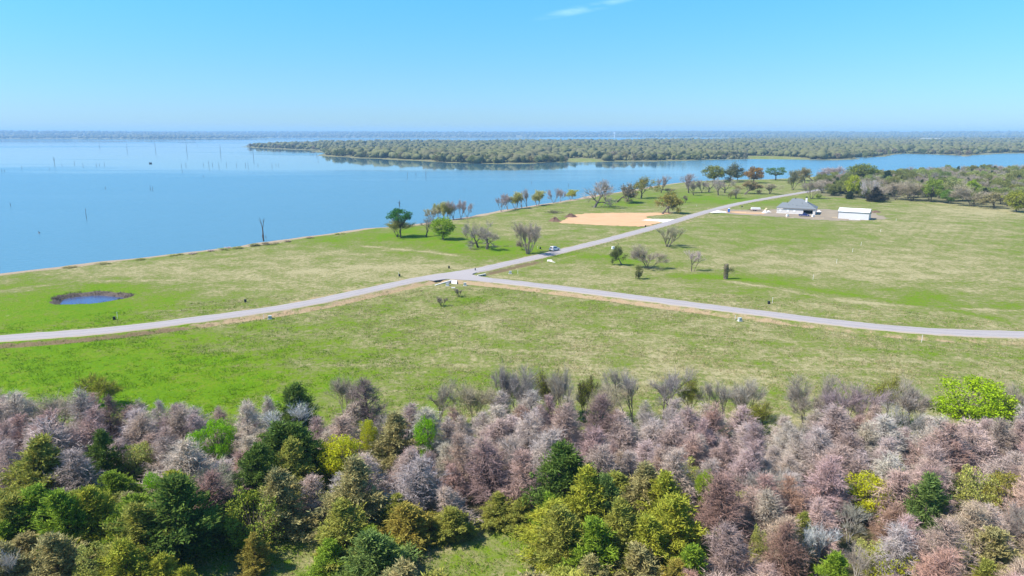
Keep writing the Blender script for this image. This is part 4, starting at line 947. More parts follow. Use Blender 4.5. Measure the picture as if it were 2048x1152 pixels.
wtree(1790, 400, 365, 50, 'thicket', (0.27, 0.225, 0.17), 'broad tan bare tree right of the black cedar', 'bare_tree')
wtree(1823, 401, 358, 44, 'thicket', (0.28, 0.24, 0.175), 'tall tan bare tree second right of the black cedar', 'bare_tree')
wtree(1862, 404, 358, 40, 'round', (0.19, 0.26, 0.04), 'light green tree in the middle of the wood front', idx=2)
wtree(1900, 402, 361, 52, 'round', (0.24, 0.26, 0.10), 'pale green tree right of the light green one at the wood front', idx=0)
wtree(1896, 407, 380, 34, 'round', (0.11, 0.20, 0.03), 'fresh green low tree in front of the pale green one', idx=1)
wtree(1942, 396, 361, 30, 'round', (0.22, 0.31, 0.02), 'bright green tree top near the right edge of the wood', idx=2)
wtree(1945, 412.5, 370, 62, 'thicket', (0.28, 0.24, 0.18), 'large tan bare tree near the right edge of the photo', 'bare_tree')
wtree(1989, 416.5, 384, 50, 'oak', (0.26, 0.22, 0.15), 'tan olive tree second from the right edge of the photo', 'oak_tree', (0.22, 0.2, 0.09))
wtree(2032, 424, 383, 54, 'round', (0.23, 0.25, 0.035), 'yellow olive tree at the right edge of the photo', idx=0)
wtree(1887, 366, 343.5, 34, 'round', (0.15, 0.20, 0.06), 'green tree at the back of the wood near its middle', idx=1)
rr = random.Random(12); poly = np.array(RWOOD); WK = [('thicket', (0.36, 0.31, 0.245), 'bare_tree', 'grey tan leafless tree in the depth of the right wood', 'leafless trees of the right wood'), ('round', (0.22, 0.24, 0.07), 'leafy_tree', 'olive leafy tree in the depth of the right wood', 'olive trees of the right wood'), ('cedar', (0.09, 0.115, 0.05), 'cedar_tree', 'dark cedar in the depth of the right wood', 'cedars of the right wood'), ('round', (0.29, 0.33, 0.10), 'leafy_tree', 'pale green tree in the depth of the right wood', 'pale green trees of the right wood')]
cand = np.array([(rr.uniform(poly[:, 0].min(), poly[:, 0].max()), rr.uniform(poly[:, 1].min(), poly[:, 1].max())) for i in range(9000)])
cand = cand[sdf(RWOOD, cand[:, 0], cand[:, 1]) > 3]
wp = []
for x, y in cand:
    px, py = PROJ(x, y, 5.0)
    if px > 2085: continue
    if any((x - a) ** 2 + (y - b) ** 2 < (c + 3.5) ** 2 for a, b, c in WT): continue
    if any((x - a) ** 2 + (y - b) ** 2 < 8.6 ** 2 for a, b in wp): continue
    wp.append((x, y)); u = rr.random()
    kit, c, nm, lb, gr = WK[0 if u < 0.36 else 1 if u < 0.64 else 2 if u < 0.78 else 3]
    H = rr.uniform(7.5, 11); tp = PROJ(x, y, H); relabel(tree(nm, kit, x, y, H * (0.9 if kit == 'cedar' else 1), rr.uniform(8.5, 12.5) * (0.62 if kit == 'cedar' else 1), jit(c), DKBARK, lb, 'tree', gr), tp[0], tp[1], lb.split(' in the depth')[0], '')
flush()
print('right wood', len(wp))

# ------------------------------------------------------------------ the peninsula across the water
def far_kit(seed, sh):
    rng = np.random.default_rng(seed); C = MB()
    C.tube([(0, 0, -0.5), (0.1, 0, 3.5)], [0.35, 0.2], 4)
    for i in range(14):
        u = unit(rng.normal(size=3)); c = np.array((0, 0, 6.0)) + u * np.array((3.6, 3.6, 3.4)) * rng.uniform(0.4, 1)
        if sh == 1: c = np.array((0, 0, 5)) + u * np.array((2.0, 2.0, 4.5)) * rng.uniform(0.3, 1) * (1 - 0.07 * max(0, u[2] * 4))
        n = 26; v = unit(rng.normal(size=(n, 3))) * 1.5
        blades(C, c + v, unit(v) * 0.4 + rng.normal(0, 0.7, (n, 3)), rng.uniform(0.9, 1.8, n), rng.uniform(0.6, 1.1, n), rng)
    return C.mesh('far_tree', M_LEAF)
FK = [far_kit(s, s % 3 == 2) for s in range(300, 306)]
rr = random.Random(31); penl = PEN[:len(PEN_PX)]
PC = [((0.21, 0.20, 0.095), 'olive grey'), ((0.27, 0.23, 0.16), 'tan grey bare'), ((0.16, 0.185, 0.065), 'olive green'), ((0.07, 0.095, 0.05), 'dark evergreen'), ((0.25, 0.26, 0.11), 'pale green')]
npt = 0; fpos = []; FS = []
FA = [(500, 'tip of the wooded point'), (640, 'small cove on the point'), (760, 'open blue water'), (801, 'flat topped tree'), (887, 'light green lawn tree'), (960, 'dark bare pair'), (1055, 'vase shaped bare tree'), (1110, 'white car'), (1188, 'wide spreading bare tree'), (1240, 'orange earth pad'), (1327, 'oak pair'), (1385, 'mauve bare lawn tree'), (1428, 'broad olive shore tree'), (1507, 'orange brown tree'), (1552, 'layered green tree'), (1595, 'grey roofed house'), (1671, 'rounded mauve tree'), (1723, 'largest olive tree'), (1800, 'tan bare trees'), (1862, 'light green wood tree'), (1945, 'large tan bare tree'), (2032, 'yellow olive tree')]
for tries in range(20000):
    if npt >= 290: break
    i = rr.randrange(len(penl) - 1); t = rr.random()
    ax, ay = penl[i]; bx, by = penl[i + 1]
    x = ax + (bx - ax) * t; y = ay + (by - ay) * t + rr.uniform(5, 80)
    x += rr.uniform(-15, 15)
    px, py = PROJ(x, y, 0)
    if not (470 < px < 2070): continue
    s2 = float(sdf(PEN, np.array([x]), np.array([y]))[0])
    if s2 < 5: continue
    if any(((x - ex) / eax) ** 2 + ((y - ey) / eay) ** 2 < 1.1 for ex, ey, eax, eay in MEADOW): continue
    if any((x - a) ** 2 + (y - b) ** 2 < 49 for a, b in fpos): continue
    fpos.append((x, y)); npt += 1
    c, cn = PC[rr.choices(range(5), (4, 3, 3, 2, 2))[0]]
    o = link('far_tree', FK[rr.randrange(6)], loc=(x, y, HZ(x, y)), rz=rr.uniform(0, 6), color=jit(c)); s = rr.uniform(0.85, 1.35)
    o.scale = (s * rr.uniform(1, 1.4), s * rr.uniform(1, 1.4), s)
    tag(o, cn + ' tree lining the far shore across the water', 'tree', cn + ' trees on the far shore'); FS.append((px, cn, o))
FS.sort(key=lambda q: q[0]); cnt = {}
for px, cn, o in FS:
    an = min(FA, key=lambda q: abs(q[0] - px))[1]; k = (cn, an); i = cnt.get(k, 0); cnt[k] = i + 1
    o['label'] = ['leftmost', 'second', 'third', 'fourth', 'fifth', 'sixth', 'seventh', 'eighth', 'ninth', 'tenth', 'eleventh', 'twelfth', 'thirteenth'][min(i, 12)] + ' ' + cn + ' tree on the far shore above the ' + an
print('far shore trees', npt)
ICO_V = []; _p = (1 + 5 ** 0.5) / 2
ICO_V = unit(np.array([(-1, _p, 0), (1, _p, 0), (-1, -_p, 0), (1, -_p, 0), (0, -1, _p), (0, 1, _p), (0, -1, -_p), (0, 1, -_p), (_p, 0, -1), (_p, 0, 1), (-_p, 0, -1), (-_p, 0, 1)], float))
ICO_F = np.array([(0, 11, 5), (0, 5, 1), (0, 1, 7), (0, 7, 10), (0, 10, 11), (1, 5, 9), (5, 11, 4), (11, 10, 2), (10, 7, 6), (7, 1, 8), (3, 9, 4), (3, 4, 2), (3, 2, 6), (3, 6, 8), (3, 8, 9), (4, 9, 5), (2, 4, 11), (6, 2, 10), (8, 6, 7), (9, 8, 1)])
def woodmat():
    m, n, b, o = newmat('distant_canopy')
    g = N(n, 'ShaderNodeNewGeometry'); r = N(n, 'ShaderNodeValToRGB'); n.links.new(g.outputs['Random Per Island'], r.inputs[0])
    e = r.color_ramp.elements; r.color_ramp.interpolation = 'CONSTANT'
    e[0].position = 0; e[0].color = (0.22, 0.20, 0.105, 1); e[1].position = 0.92; e[1].color = (0.06, 0.085, 0.05, 1)
    for p, c in ((0.22, (0.25, 0.215, 0.15)), (0.4, (0.17, 0.18, 0.075)), (0.55, (0.21, 0.19, 0.115)), (0.7, (0.24, 0.24, 0.11)), (0.82, (0.19, 0.16, 0.11))):
        k = e.new(p); k.color = (*c, 1)
    c = mix(n, maprange(n, noise(n, g.outputs['Position'], 0.006, 3), 0.4, 0.62, 0.35, 0.85), r.outputs[0], (0.22, 0.21, 0.10))
    c = mix(n, maprange(n, noise(n, g.outputs['Position'], 0.011, 3), 0.52, 0.66, 0.0, 0.75), c, (0.19, 0.155, 0.11))
    c = mix(n, math_(n, 'MULTIPLY', noise(n, g.outputs['Position'], 0.35, 3), 0.7), c, (0.09, 0.09, 0.05))
    c = mix(n, 1.0, c, (0.80, 0.84, 0.74), 'MULTIPLY')
    n.links.new(c, b.inputs['Base Color']); b.inputs['Roughness'].default_value = 0.9; b.inputs['Specular IOR Level'].default_value = 0.05
    return m
M_WOOD = woodmat()
def blob_wood(name, label, x, y, z, size, seed):
    rng = np.random.default_rng(seed); n = len(x)
    V = ICO_V[None] * rng.uniform(0.5, 1.35, (n, 12, 1)) * size[:, None, None] * np.array((1.2, 1.2, 0.85))
    a = rng.uniform(0, 6.28, n); ca, sa = np.cos(a)[:, None], np.sin(a)[:, None]
    V = np.stack([V[..., 0] * ca - V[..., 1] * sa, V[..., 0] * sa + V[..., 1] * ca, V[..., 2]], -1)
    V = V + np.stack([x, y, z + size * 0.75], -1)[:, None]
    F = (ICO_F[None] + (np.arange(n) * 12)[:, None, None]).reshape(-1, 3)
    me = bpy.data.meshes.new(name); V = V.reshape(-1, 3)
    me.vertices.add(len(V)); me.vertices.foreach_set('co', V.ravel())
    me.loops.add(F.size); me.loops.foreach_set('vertex_index', F.ravel().astype(np.int32))
    me.polygons.add(len(F)); me.polygons.foreach_set('loop_start', np.arange(0, F.size, 3, dtype=np.int32)); me.polygons.foreach_set('loop_total', np.full(len(F), 3, np.int32))
    me.update(calc_edges=True); me.materials.append(M_WOOD)
    o = link(name, me); o['kind'] = 'stuff'; o['label'] = label; o['category'] = 'woodland'
    return o
rng = np.random.default_rng(40)
def scatter(n, r0, r1, a0, a1, power):
    r = np.exp(rng.uniform(math.log(r0), math.log(r1), n)); a = np.radians(rng.uniform(a0, a1, n)); return r * np.sin(a), r * np.cos(a), r
x, y, r = scatter(96000, 950, 6800, -26, 44, 1)
s2 = sdf(PEN, x, y) + 14 * wav(x, y, 60.0); k = (s2 > 18) & ((wav(x, y, 95.0) + 0.7 * wav(x, y, 41.0, 2) + rng.normal(0, 0.5, len(x))) > -1.15)
for ex, ey, eax, eay in MEADOW: k &= ((x - ex) / eax) ** 2 + ((y - ey) / eay) ** 2 > 1.05
x, y, r = x[k], y[k], r[k]; z = terrain(x, y)[0]
print('peninsula canopy', len(x))
blob_wood('peninsula_wood', 'olive grey woodland covering the peninsula across the water', x, y, z, (2.0 + 5.6 * rng.random(len(x)) ** 3.2) * (1 + 0.28 * wav(x, y, 150.0)) * (1 + r / 16000), 41)
x, y, r = scatter(16000, 5600, 16000, -50, 50, 1)
s3 = sdf(FAR, x, y) + 120 * wav(x, y, 420.0); k = s3 > 60; x, y, r = x[k], y[k], r[k]; z = terrain(x, y)[0]
blob_wood('horizon_wood', 'hazy blue woodland on the low hills along the horizon', x, y, z, rng.uniform(6, 11, len(x)) * (1 + r / 12000), 42)

# ------------------------------------------------------------------ dead timber standing in the lake
def snag_kit(seed, forks, H=6.0):
    rng = np.random.default_rng(seed); T = MB()
    T.tube([(0, 0, -1.5), (0.1, 0.05, H * 0.5), (rng.normal(0, 0.25), 0, H)], [0.26, 0.2, 0.07], 6, True)
    for i in range(forks):
        z = H * rng.uniform(0.3, 0.85); a = rng.uniform(0, 6.28); L = H * rng.uniform(0.2, 0.45)
        p = np.array((0.05, 0, z)); e = p + np.array((math.cos(a) * 0.55, math.sin(a) * 0.3, 0.8)) * L
        T.tube([p, (p + e) / 2 + rng.normal(0, 0.1, 3), e], [0.13, 0.09, 0.03], 5, True)
    return T.mesh('snag', M_BARK)
SK = [snag_kit(500, 0), snag_kit(501, 1), snag_kit(502, 3), snag_kit(503, 6)]
def snag(px, py, hpx, k, label, wide=1.0, group='dead snags standing in the lake', lean=0.0):
    x, y = G(px, py, WZ); m = (y * cp + 46.5 * sp) / FPX; h = hpx * m / 6.0
    o = link('dead_snag', SK[k], loc=(x, y, WZ), rz=RNG.uniform(0, 6), color=(0.13, 0.11, 0.10)); w_ = max(h * 0.6, 0.7 * wide * (0.6 + m))
    o.scale = (w_, w_, h); o.rotation_euler[1] = lean
    tag(o, label, 'dead tree', group); return o
def forked_snag():
    x, y = G(527, 482, WZ); m_ = (y * cp + 46.5 * sp) / FPX; H = 47 * m_; T = MB()
    T.tube([(0, 0, -1.5), (0.1, 0, H * 0.25), (0, 0, H * 0.55)], [0.42, 0.3, 0.24], 7)
    Bn = MB()
    for a, b, r0 in (((0, 0, H * 0.5), (-1.1, 0.3, H * 1.0), 0.17), ((0, 0, H * 0.5), (0.95, -0.2, H * 0.97), 0.17), ((-0.5, 0.1, H * 0.72), (-1.7, 0.2, H * 0.93), 0.09), ((0.5, 0, H * 0.74), (0.1, 0.2, H * 0.92), 0.08), ((0.7, -0.1, H * 0.8), (1.5, 0, H * 0.99), 0.07)):
        a, b = np.array(a, float), np.array(b, float); Bn.tube([a, (a + b) / 2 + np.array((0.12, 0, 0.25)), b], [r0, r0 * 0.7, r0 * 0.3], 5, True)
    T.tube([(0.1, 0.1, -1.0), (-0.35, 0, H * 0.2), (0.05, 0, H * 0.4)], [0.2, 0.2, 0.15], 5)
    o = link('dead_snag', None, loc=(x, y, WZ)); tag(o, 'tall forked dead tree standing at the water edge', 'dead tree', 'dead snags standing in the lake')
    link('trunk', T.mesh('trunk', M_BARK), o, color=(0.12, 0.10, 0.09)); link('branches', Bn.mesh('branches', M_BARK), o, color=(0.12, 0.10, 0.09))
forked_snag()
snag(532, 476, 6, 0, 'short stub beside the tall forked dead tree')
snag(173, 437, 21, 1, 'lone thin forked snag in the open blue water at left')
snag(799, 413, 12, 3, 'branchy dead snag in the water above the flat topped tree', 2.0)
snag(78, 467, 6, 2, 'low twiggy branch poking out of the water at far left', 1.4, lean=0.9)
snag(301, 380, 10, 0, 'left of two matching stubs in the middle of the lake')
snag(305.5, 381, 9, 0, 'right of two matching stubs in the middle of the lake')
snag(815, 355, 11, 1, 'leftmost snag of the trio off the wooded point')
snag(832, 351, 8, 0, 'shortest snag of the trio off the wooded point')
snag(852, 355, 18, 1, 'tallest snag of the trio off the wooded point')
snag(109, 328, 13, 3, 'X shaped snag in the pale calm water at far left', 1.3)
snag(507, 314, 16, 2, 'tall pole near the tip of the wooded point')
for px, py, hp in [(4, 345, 7), (9, 343, 6), (44, 338, 8), (149, 328, 7), (166, 332, 7), (193, 332, 6), (199, 330, 4), (209, 330, 7), (363, 333, 6), (372, 331, 6), (407, 330, 5), (418, 332.5, 11), (425, 330, 6), (438, 332.5, 9), (453, 330, 6), (473, 331, 5), (491, 331, 6), (496, 332.5, 9), (516, 331, 5), (544, 333, 8), (552, 331, 4), (557, 330.5, 5), (365, 344, 5), (407, 354, 4), (211, 378, 6), (124, 331, 4), (99, 339, 4), (21, 412, 8), (633, 312, 6), (626, 310, 5), (620, 309, 4), (930, 380, 4), (1063, 367, 5), (1137, 372, 5), (636, 319, 9)]:
    snag(px, py, hp, RNG.choice((0, 0, 1, 2)), 'small dark stub of drowned timber far out on the lake')
for px, py, hp in [(199, 294, 12), (254, 299, 14), (311, 299, 16), (373.5, 302, 18), (441, 305, 17), (60, 291, 6), (104, 291, 7), (150, 292, 8), (348, 291, 7), (395, 291, 6)]:
    snag(px, py, hp, 0, 'thin upright pole of drowned timber near the far bank', 0.7, 'thin poles near the far bank')

# ------------------------------------------------------------------ house, shed and vehicles
M_WALL = plain('pale_brick_wall', (0.62, 0.575, 0.54), 0.9, scale=2.0, var=0.08)
M_ROOF = plain('grey_shingles', (0.17, 0.185, 0.20), 0.9, scale=1.5, var=0.18)
M_TRIM = plain('grey_trim', (0.22, 0.21, 0.21), 0.7)
M_DARK = plain('dark_interior', (0.025, 0.025, 0.028), 0.9)
M_WHITE = plain('white_paint', (0.80, 0.77, 0.75), 0.45, var=0.05)
M_SHED = plain('white_sheet_metal', (0.66, 0.63, 0.63), 0.5, var=0.05)
M_SHROOF = plain('white_metal_roof', (0.74, 0.73, 0.71), 0.5, var=0.05)
M_BLUE = plain('blue_plastic', (0.02, 0.13, 0.48), 0.5)
M_CARBLUE = plain('dark_blue_paint', (0.015, 0.025, 0.16), 0.3, spec=0.5)
M_GLASS = plain('dark_glass', (0.02, 0.025, 0.03), 0.08, spec=0.6)
M_TYRE = plain('rubber', (0.02, 0.02, 0.02), 0.9)
M_RIM = plain('alloy', (0.45, 0.45, 0.47), 0.35, 0.7)
M_RED = plain('red_lamp', (0.35, 0.02, 0.02), 0.4)
M_RUST = plain('red_steel', (0.20, 0.035, 0.03), 0.7)
M_LUMBER = plain('new_lumber', (0.62, 0.48, 0.31), 0.85)
M_YEL = plain('yellow_board', (0.62, 0.42, 0.12), 0.8)
M_GREYBOX = plain('grey_green_metal', (0.42, 0.44, 0.42), 0.7)
M_BLACK = plain('black_metal', (0.025, 0.025, 0.028), 0.6)
M_SOIL = build_road_mat('dark_soil', (0.13, 0.075, 0.055), (0.20, 0.12, 0.085), 0.8)
def part(name, mb, mat, parent, smooth=False, label=None):
    o = link(name, mb.mesh(name, mat, smooth), parent)
    if label: o['label'] = label
    return o
def root(name, px, py, rz, label, cat, group=None, dz=0.0):
    x, y = G(px, py); o = link(name, None, loc=(x, y, max(HZ(x, y), 0.0 if dz else -9) + dz), rz=rz); o.empty_display_size = 0.5
    return tag(o, label, cat, group)
def hip(mb, x0, x1, y0, y1, z0, z1, r0, r1, yr, over=0.5):
    """hip roof slab: eaves box x0..x1,y0..y1 at z0, ridge r0..r1 at (yr, z1)"""
    x0 -= over; x1 += over; y0 -= over; y1 += over
    mb.add([(x0, y0, z0), (x1, y0, z0), (x1, y1, z0), (x0, y1, z0), (r0, yr, z1), (r1, yr, z1), (x0, y0, z0 - 0.2), (x1, y0, z0 - 0.2), (x1, y1, z0 - 0.2), (x0, y1, z0 - 0.2)],
           [(0, 1, 5, 4), (1, 2, 5), (2, 3, 4, 5), (3, 0, 4), (6, 7, 1, 0), (7, 8, 2, 1), (8, 9, 3, 2), (9, 6, 0, 3), (9, 8, 7, 6)])
def house():
    YAW = R(-27); h = root('house', 1553, 426.2, YAW, 'new white brick house with grey hip roof in the bare yard', 'house', dz=0.05)
    L, D, WH = 20.5, 14.0, 3.1
    gx0, gx1 = 14.2, 19.2
    w_ = MB()
    # front wall with the garage opening left out
    w_.box((gx0 / 2, 0.15, WH / 2), (gx0, 0.3, WH)); w_.box(((gx1 + L) / 2, 0.15, WH / 2), (L - gx1, 0.3, WH)); w_.box(((gx0 + gx1) / 2, 0.15, WH - 0.3), (gx1 - gx0, 0.296, 0.6))
    w_.box((L - 0.15, D / 2, WH / 2), (0.3, D - 0.6, WH)); w_.box((0.15, D / 2, WH / 2), (0.3, D - 0.6, WH)); w_.box((L / 2, D - 0.15, WH / 2), (L, 0.3, WH))
    part('wall', w_, M_WALL, h)
    g = MB(); g.box(((gx0 + gx1) / 2, 6.0, 1.2), (gx1 - gx0 + 2, 0.1, 2.4)); part('garage_back_wall', g, M_DARK, h)
    g = MB(); g.box(((gx0 + gx1) / 2, 3.0, WH - 0.7), (gx1 - gx0 - 0.1, 5.0, 0.08)); gd = part('garage_door', g, M_WHITE, h, label='white garage door raised under the ceiling')
    fl = MB(); fl.box((L / 2, D / 2, 0.02), (L + 0.4, D + 0.4, 0.12)); part('slab', fl, M_CONC, h)
    r = MB(); hip(r, 3.6, L, 0.0, D, WH + 0.2, WH + 5.1, 7.4, 12.5, D * 0.52); ro = part('roof', r, M_ROOF, h)
    r = MB(); hip(r, 0.0, 8.0, 0.4, 9.0, WH + 0.18, WH + 2.8, 2.2, 6.5, 4.6); part('side_roof', r, M_ROOF, h)
    r = MB(); hip(r, 9.8, 17.0, 1.4, 10.0, WH + 1.55, WH + 3.9, 12.4, 14.8, 7.0, 0.0); part('dormer_roof', r, M_ROOF, h)
    f = MB(); f.box((L / 2, -0.56, WH + 0.1), (L + 1.0, 0.06, 0.24)); f.box((L + 0.54, D / 2, WH + 0.1), (0.06, D + 1.0, 0.24)); part('fascia', f, M_TRIM, h)
    c = MB(); c.box((15.0, 5.2, WH + 3.6), (0.95, 0.95, 4.4)); ch = part('chimney', c, M_WHITE, ro)
    c = MB(); c.box((15.0, 5.2, WH + 5.95), (1.05, 1.05, 0.3)); c.tube([(15.0, 5.2, WH + 6.0), (15.0, 5.2, WH + 6.6)], [0.25, 0.25], 8, True); part('chimney_cap', c, M_BLACK, ro)
    for vx, vy, vz in ((6.0, 1.8, 1.35), (8.2, 2.2, 1.6), (10.4, 1.7, 1.3), (13.0, 3.6, 2.65), (5.0, 4.5, 2.9), (16.5, 2.6, 1.9), (9.0, 6.9, 5.2)):
        c = MB(); c.tube([(vx, vy, WH + vz - 0.5), (vx, vy, WH + vz + 0.45)], [0.14, 0.14], 7, True); part('roof_vent', c, M_BLACK, ro)
    for wx in (2.0, 6.0, 9.5):
        c = MB(); c.box((wx, -0.03, 1.65), (1.3, 0.08, 1.5)); wf = part('window', c, M_WALL, h); c = MB(); c.box((wx, -0.075, 1.65), (1.1, 0.03, 1.3)); part('pane', c, M_WHITE, wf)
    c = MB(); c.box((L + 0.02, 4.0, 1.3), (0.06, 2.4, 2.1)); part('side_window', c, M_GLASS, h)
house()
def shed():
    YAW = R(-33); s_ = root('metal_shed', 1675.5, 436.8, YAW, 'white sheet metal shed with low gable roof right of the house', 'shed', dz=0.05)
    L, D, WH, RH = 15.0, 9.0, 3.9, 5.4
    w_ = MB(); w_.add([(0, 0, 0), (L, 0, 0), (L, D, 0), (0, D, 0), (0, 0, WH), (L, 0, WH), (L, D, WH), (0, D, WH), (0, D / 2, RH), (L, D / 2, RH)], [(0, 1, 5, 4), (1, 2, 6, 9, 5), (2, 3, 7, 6), (3, 0, 4, 8, 7)])
    wall = part('wall', w_, M_SHED, s_)
    for i in range(30):
        c = MB(); c.box((0.25 + i * 0.5, -0.015, WH / 2), (0.05, 0.03, WH)); part('wall_rib', c, M_SHED, wall)
    for sgn, nm in ((0, 'roof_panel'), (1, 'roof_panel')):
        y0, y1 = (-0.3, D / 2) if sgn == 0 else (D + 0.3, D / 2)
        z0 = WH - 0.3 * (RH - WH) / (D / 2) + 0.03; c = MB()
        c.add([(-0.25, y0, z0), (L + 0.25, y0, z0), (L + 0.25, y1, RH + 0.03), (-0.25, y1, RH + 0.03), (-0.25, y0, z0 + 0.1), (L + 0.25, y0, z0 + 0.1), (L + 0.25, y1, RH + 0.13), (-0.25, y1, RH + 0.13)], [(0, 3, 2, 1), (4, 5, 6, 7), (0, 1, 5, 4), (1, 2, 6, 5), (3, 0, 4, 7), (2, 3, 7, 6)])
        rp = part(nm, c, M_SHROOF, s_)
        for i in range(15):
            q = MB(); xx = 0.2 + i * 1.04; q.add([(xx, y0, z0 + 0.1), (xx + 0.06, y0, z0 + 0.1), (xx + 0.06, y1, RH + 0.13), (xx, y1, RH + 0.13), (xx, y0, z0 + 0.15), (xx + 0.06, y0, z0 + 0.15), (xx + 0.06, y1, RH + 0.18), (xx, y1, RH + 0.18)], [(4, 5, 6, 7), (0, 1, 5, 4), (1, 2, 6, 5), (3, 0, 4, 7)]); part('seam', q, M_SHROOF, rp)
    c = MB(); c.box((L / 2, -0.33, WH - 0.12), (L + 0.5, 0.08, 0.16)); part('gutter', c, M_TRIM, s_)
    for cx in (0.0, L):
        c = MB(); c.box((cx, -0.035, WH / 2), (0.14, 0.05, WH)); part('corner_trim', c, M_TRIM, s_)
shed()
def wheel(parent, x, y, r=0.37, wd=0.26, side=1):
    t = MB(); t.tube([(x, y - wd / 2, r), (x, y + wd / 2, r)], [r, r], 16, True); tw = part('wheel', t, M_TYRE, parent)
    q = MB(); q.tube([(x, y + side * wd / 2, r), (x, y + side * (wd / 2 + 0.015), r)], [r * 0.62, r * 0.58], 12, True); part('rim', q, M_RIM, tw)
def prism(mb, prof, hw0, hw1, zs, ze):
    """side profile (x,z) swept across the width, narrower towards the roof"""
    k = len(prof); V = []
    for sg in (-1, 1):
        for x, z in prof: V.append((x, sg * (hw0 + (hw1 - hw0) * max(0, min(1, (z - zs) / (ze - zs)))), z))
    F = [tuple(range(k)), tuple(range(2 * k - 1, k - 1, -1))] + [(i, i + k, (i + 1) % k + k, (i + 1) % k) for i in range(k)]
    mb.add(V, F)
def suv():
    a, b = np.array(G(1100, 508)), np.array(G(1140, 498.5)); d = b - a; rz = math.atan2(d[1], d[0])
    o = root('white_car', 1109, 501.7, rz, 'white estate car driving away along the road past the bare trees', 'car', dz=0.16)
    o.location.z = 0.15
    m = MB(); prism(m, [(-2.45, 0.32), (-2.5, 0.62), (-2.44, 1.02), (-2.36, 1.05), (1.05, 1.03), (1.7, 1.0), (2.28, 0.86), (2.45, 0.66), (2.42, 0.32)], 0.95, 0.90, 0.7, 1.05); body = part('body', m, M_WHITE, o)
    m = MB(); prism(m, [(-2.36, 1.052), (-2.12, 1.62), (-1.9, 1.74), (-0.3, 1.78), (0.35, 1.68), (1.15, 1.04)], 0.89, 0.68, 1.05, 1.75); part('cabin', m, M_WHITE, o)
    for sg in (-1, 1):
        for x0, x1, x2, x3 in ((-2.02, -1.35, -1.4, -1.88), (-1.25, -0.35, -0.42, -1.28), (-0.25, 0.72, 0.22, -0.3)):
            m = MB(); y0, y1 = sg * 0.885, sg * 0.735; m.add([(x0, y0, 1.12), (x1, y0, 1.12), (x2, y1, 1.58), (x3, y1, 1.58)], [(0, 1, 2, 3)]); part('side_window', m, M_GLASS, o)
        m = MB(); m.box((-2.46, sg * 0.8, 0.85), (0.12, 0.16, 0.34)); part('tail_light', m, M_RED, o)
        m = MB(); m.box((2.36, sg * 0.66, 0.74), (0.16, 0.36, 0.14)); part('headlight', m, M_RIM, o)
        m = MB(); m.box((0.75, sg * 1.0, 1.12), (0.14, 0.18, 0.14)); part('mirror', m, M_WHITE, o)
        for x in (-1.5, 1.5): wheel(o, x, sg * 0.83, side=sg)
        m = MB(); m.box((-0.9, sg * 0.6, 1.79), (1.9, 0.05, 0.06)); part('roof_rail', m, M_TRIM, o)
    m = MB(); m.add([(-2.355, -0.72, 1.15), (-2.355, 0.72, 1.15), (-2.17, 0.62, 1.6), (-2.17, -0.62, 1.6)], [(0, 1, 2, 3)]); part('rear_window', m, M_GLASS, o)
    m = MB(); m.add([(1.08, -0.76, 1.12), (1.08, 0.76, 1.12), (0.42, 0.62, 1.66), (0.42, -0.62, 1.66)], [(0, 1, 2, 3)]); part('windscreen', m, M_GLASS, o)
    m = MB(); m.box((-2.5, 0, 0.42), (0.1, 1.7, 0.2)); part('bumper', m, M_BLACK, o)
suv()
def pickup():
    o = root('pickup_truck', 1608, 433.0, R(-24), 'dark blue pickup truck parked in front of the garage opening', 'truck', dz=0.05)
    m = MB(); prism(m, [(-2.8, 0.5), (-2.8, 1.1), (0.9, 1.15), (2.5, 1.1), (2.75, 0.95), (2.75, 0.5)], 0.98, 0.95, 0.6, 1.15); part('body', m, M_CARBLUE, o)
    m = MB(); prism(m, [(-0.9, 1.152), (-0.8, 1.8), (-0.6, 1.9), (0.5, 1.9), (0.75, 1.82), (1.45, 1.14)], 0.92, 0.74, 1.15, 1.9); part('cab', m, M_CARBLUE, o)
    m = MB(); m.box((-1.85, 0, 1.13), (1.7, 1.6, 0.06)); part('bed', m, M_BLACK, o)
    for sg in (-1, 1):
        for x0, x1, x2, x3 in ((-0.75, 0.1, 0.08, -0.7), (0.2, 1.2, 0.72, 0.18)):
            m = MB(); m.add([(x0, sg * 0.915, 1.22), (x1, sg * 0.915, 1.22), (x2, sg * 0.775, 1.76), (x3, sg * 0.775, 1.76)], [(0, 1, 2, 3)]); part('side_window', m, M_GLASS, o)
        for x in (-1.75, 1.75): wheel(o, x, sg * 0.86, 0.42, 0.28, sg)
        m = MB(); m.box((2.74, sg * 0.75, 0.9), (0.08, 0.3, 0.2)); part('headlight', m, M_RIM, o)
        m = MB(); m.box((-2.8, sg * 0.88, 0.9), (0.06, 0.14, 0.34)); part('tail_light', m, M_RED, o)
    m = MB(); m.add([(1.47, -0.8, 1.18), (1.47, 0.8, 1.18), (0.8, 0.7, 1.8), (0.8, -0.7, 1.8)], [(0, 1, 2, 3)]); part('windscreen', m, M_GLASS, o)
pickup()
def toilet():
    o = root('portable_toilet', 1457.5, 424.6, R(-20), 'blue portable toilet with white roof beside the road', 'portable toilet', dz=0.05)
    m = MB(); m.box((0, 0, 1.1), (1.15, 1.15, 2.0)); part('cabin', m, M_BLUE, o)
    m = MB(); m.box((0, -0.59, 1.05), (0.75, 0.05, 1.8)); d = part('door', m, M_BLUE, o); m = MB(); m.box((0.28, -0.63, 1.1), (0.06, 0.04, 0.18)); part('handle', m, M_BLACK, d)
    m = MB(); m.box((0, 0, 2.26), (1.25, 1.25, 0.32), taper=0.8); part('roof', m, M_WHITE, o)
    m = MB(); m.box((0, 0, 0.05), (1.3, 1.3, 0.12)); part('skid', m, M_BLACK, o)
toilet()
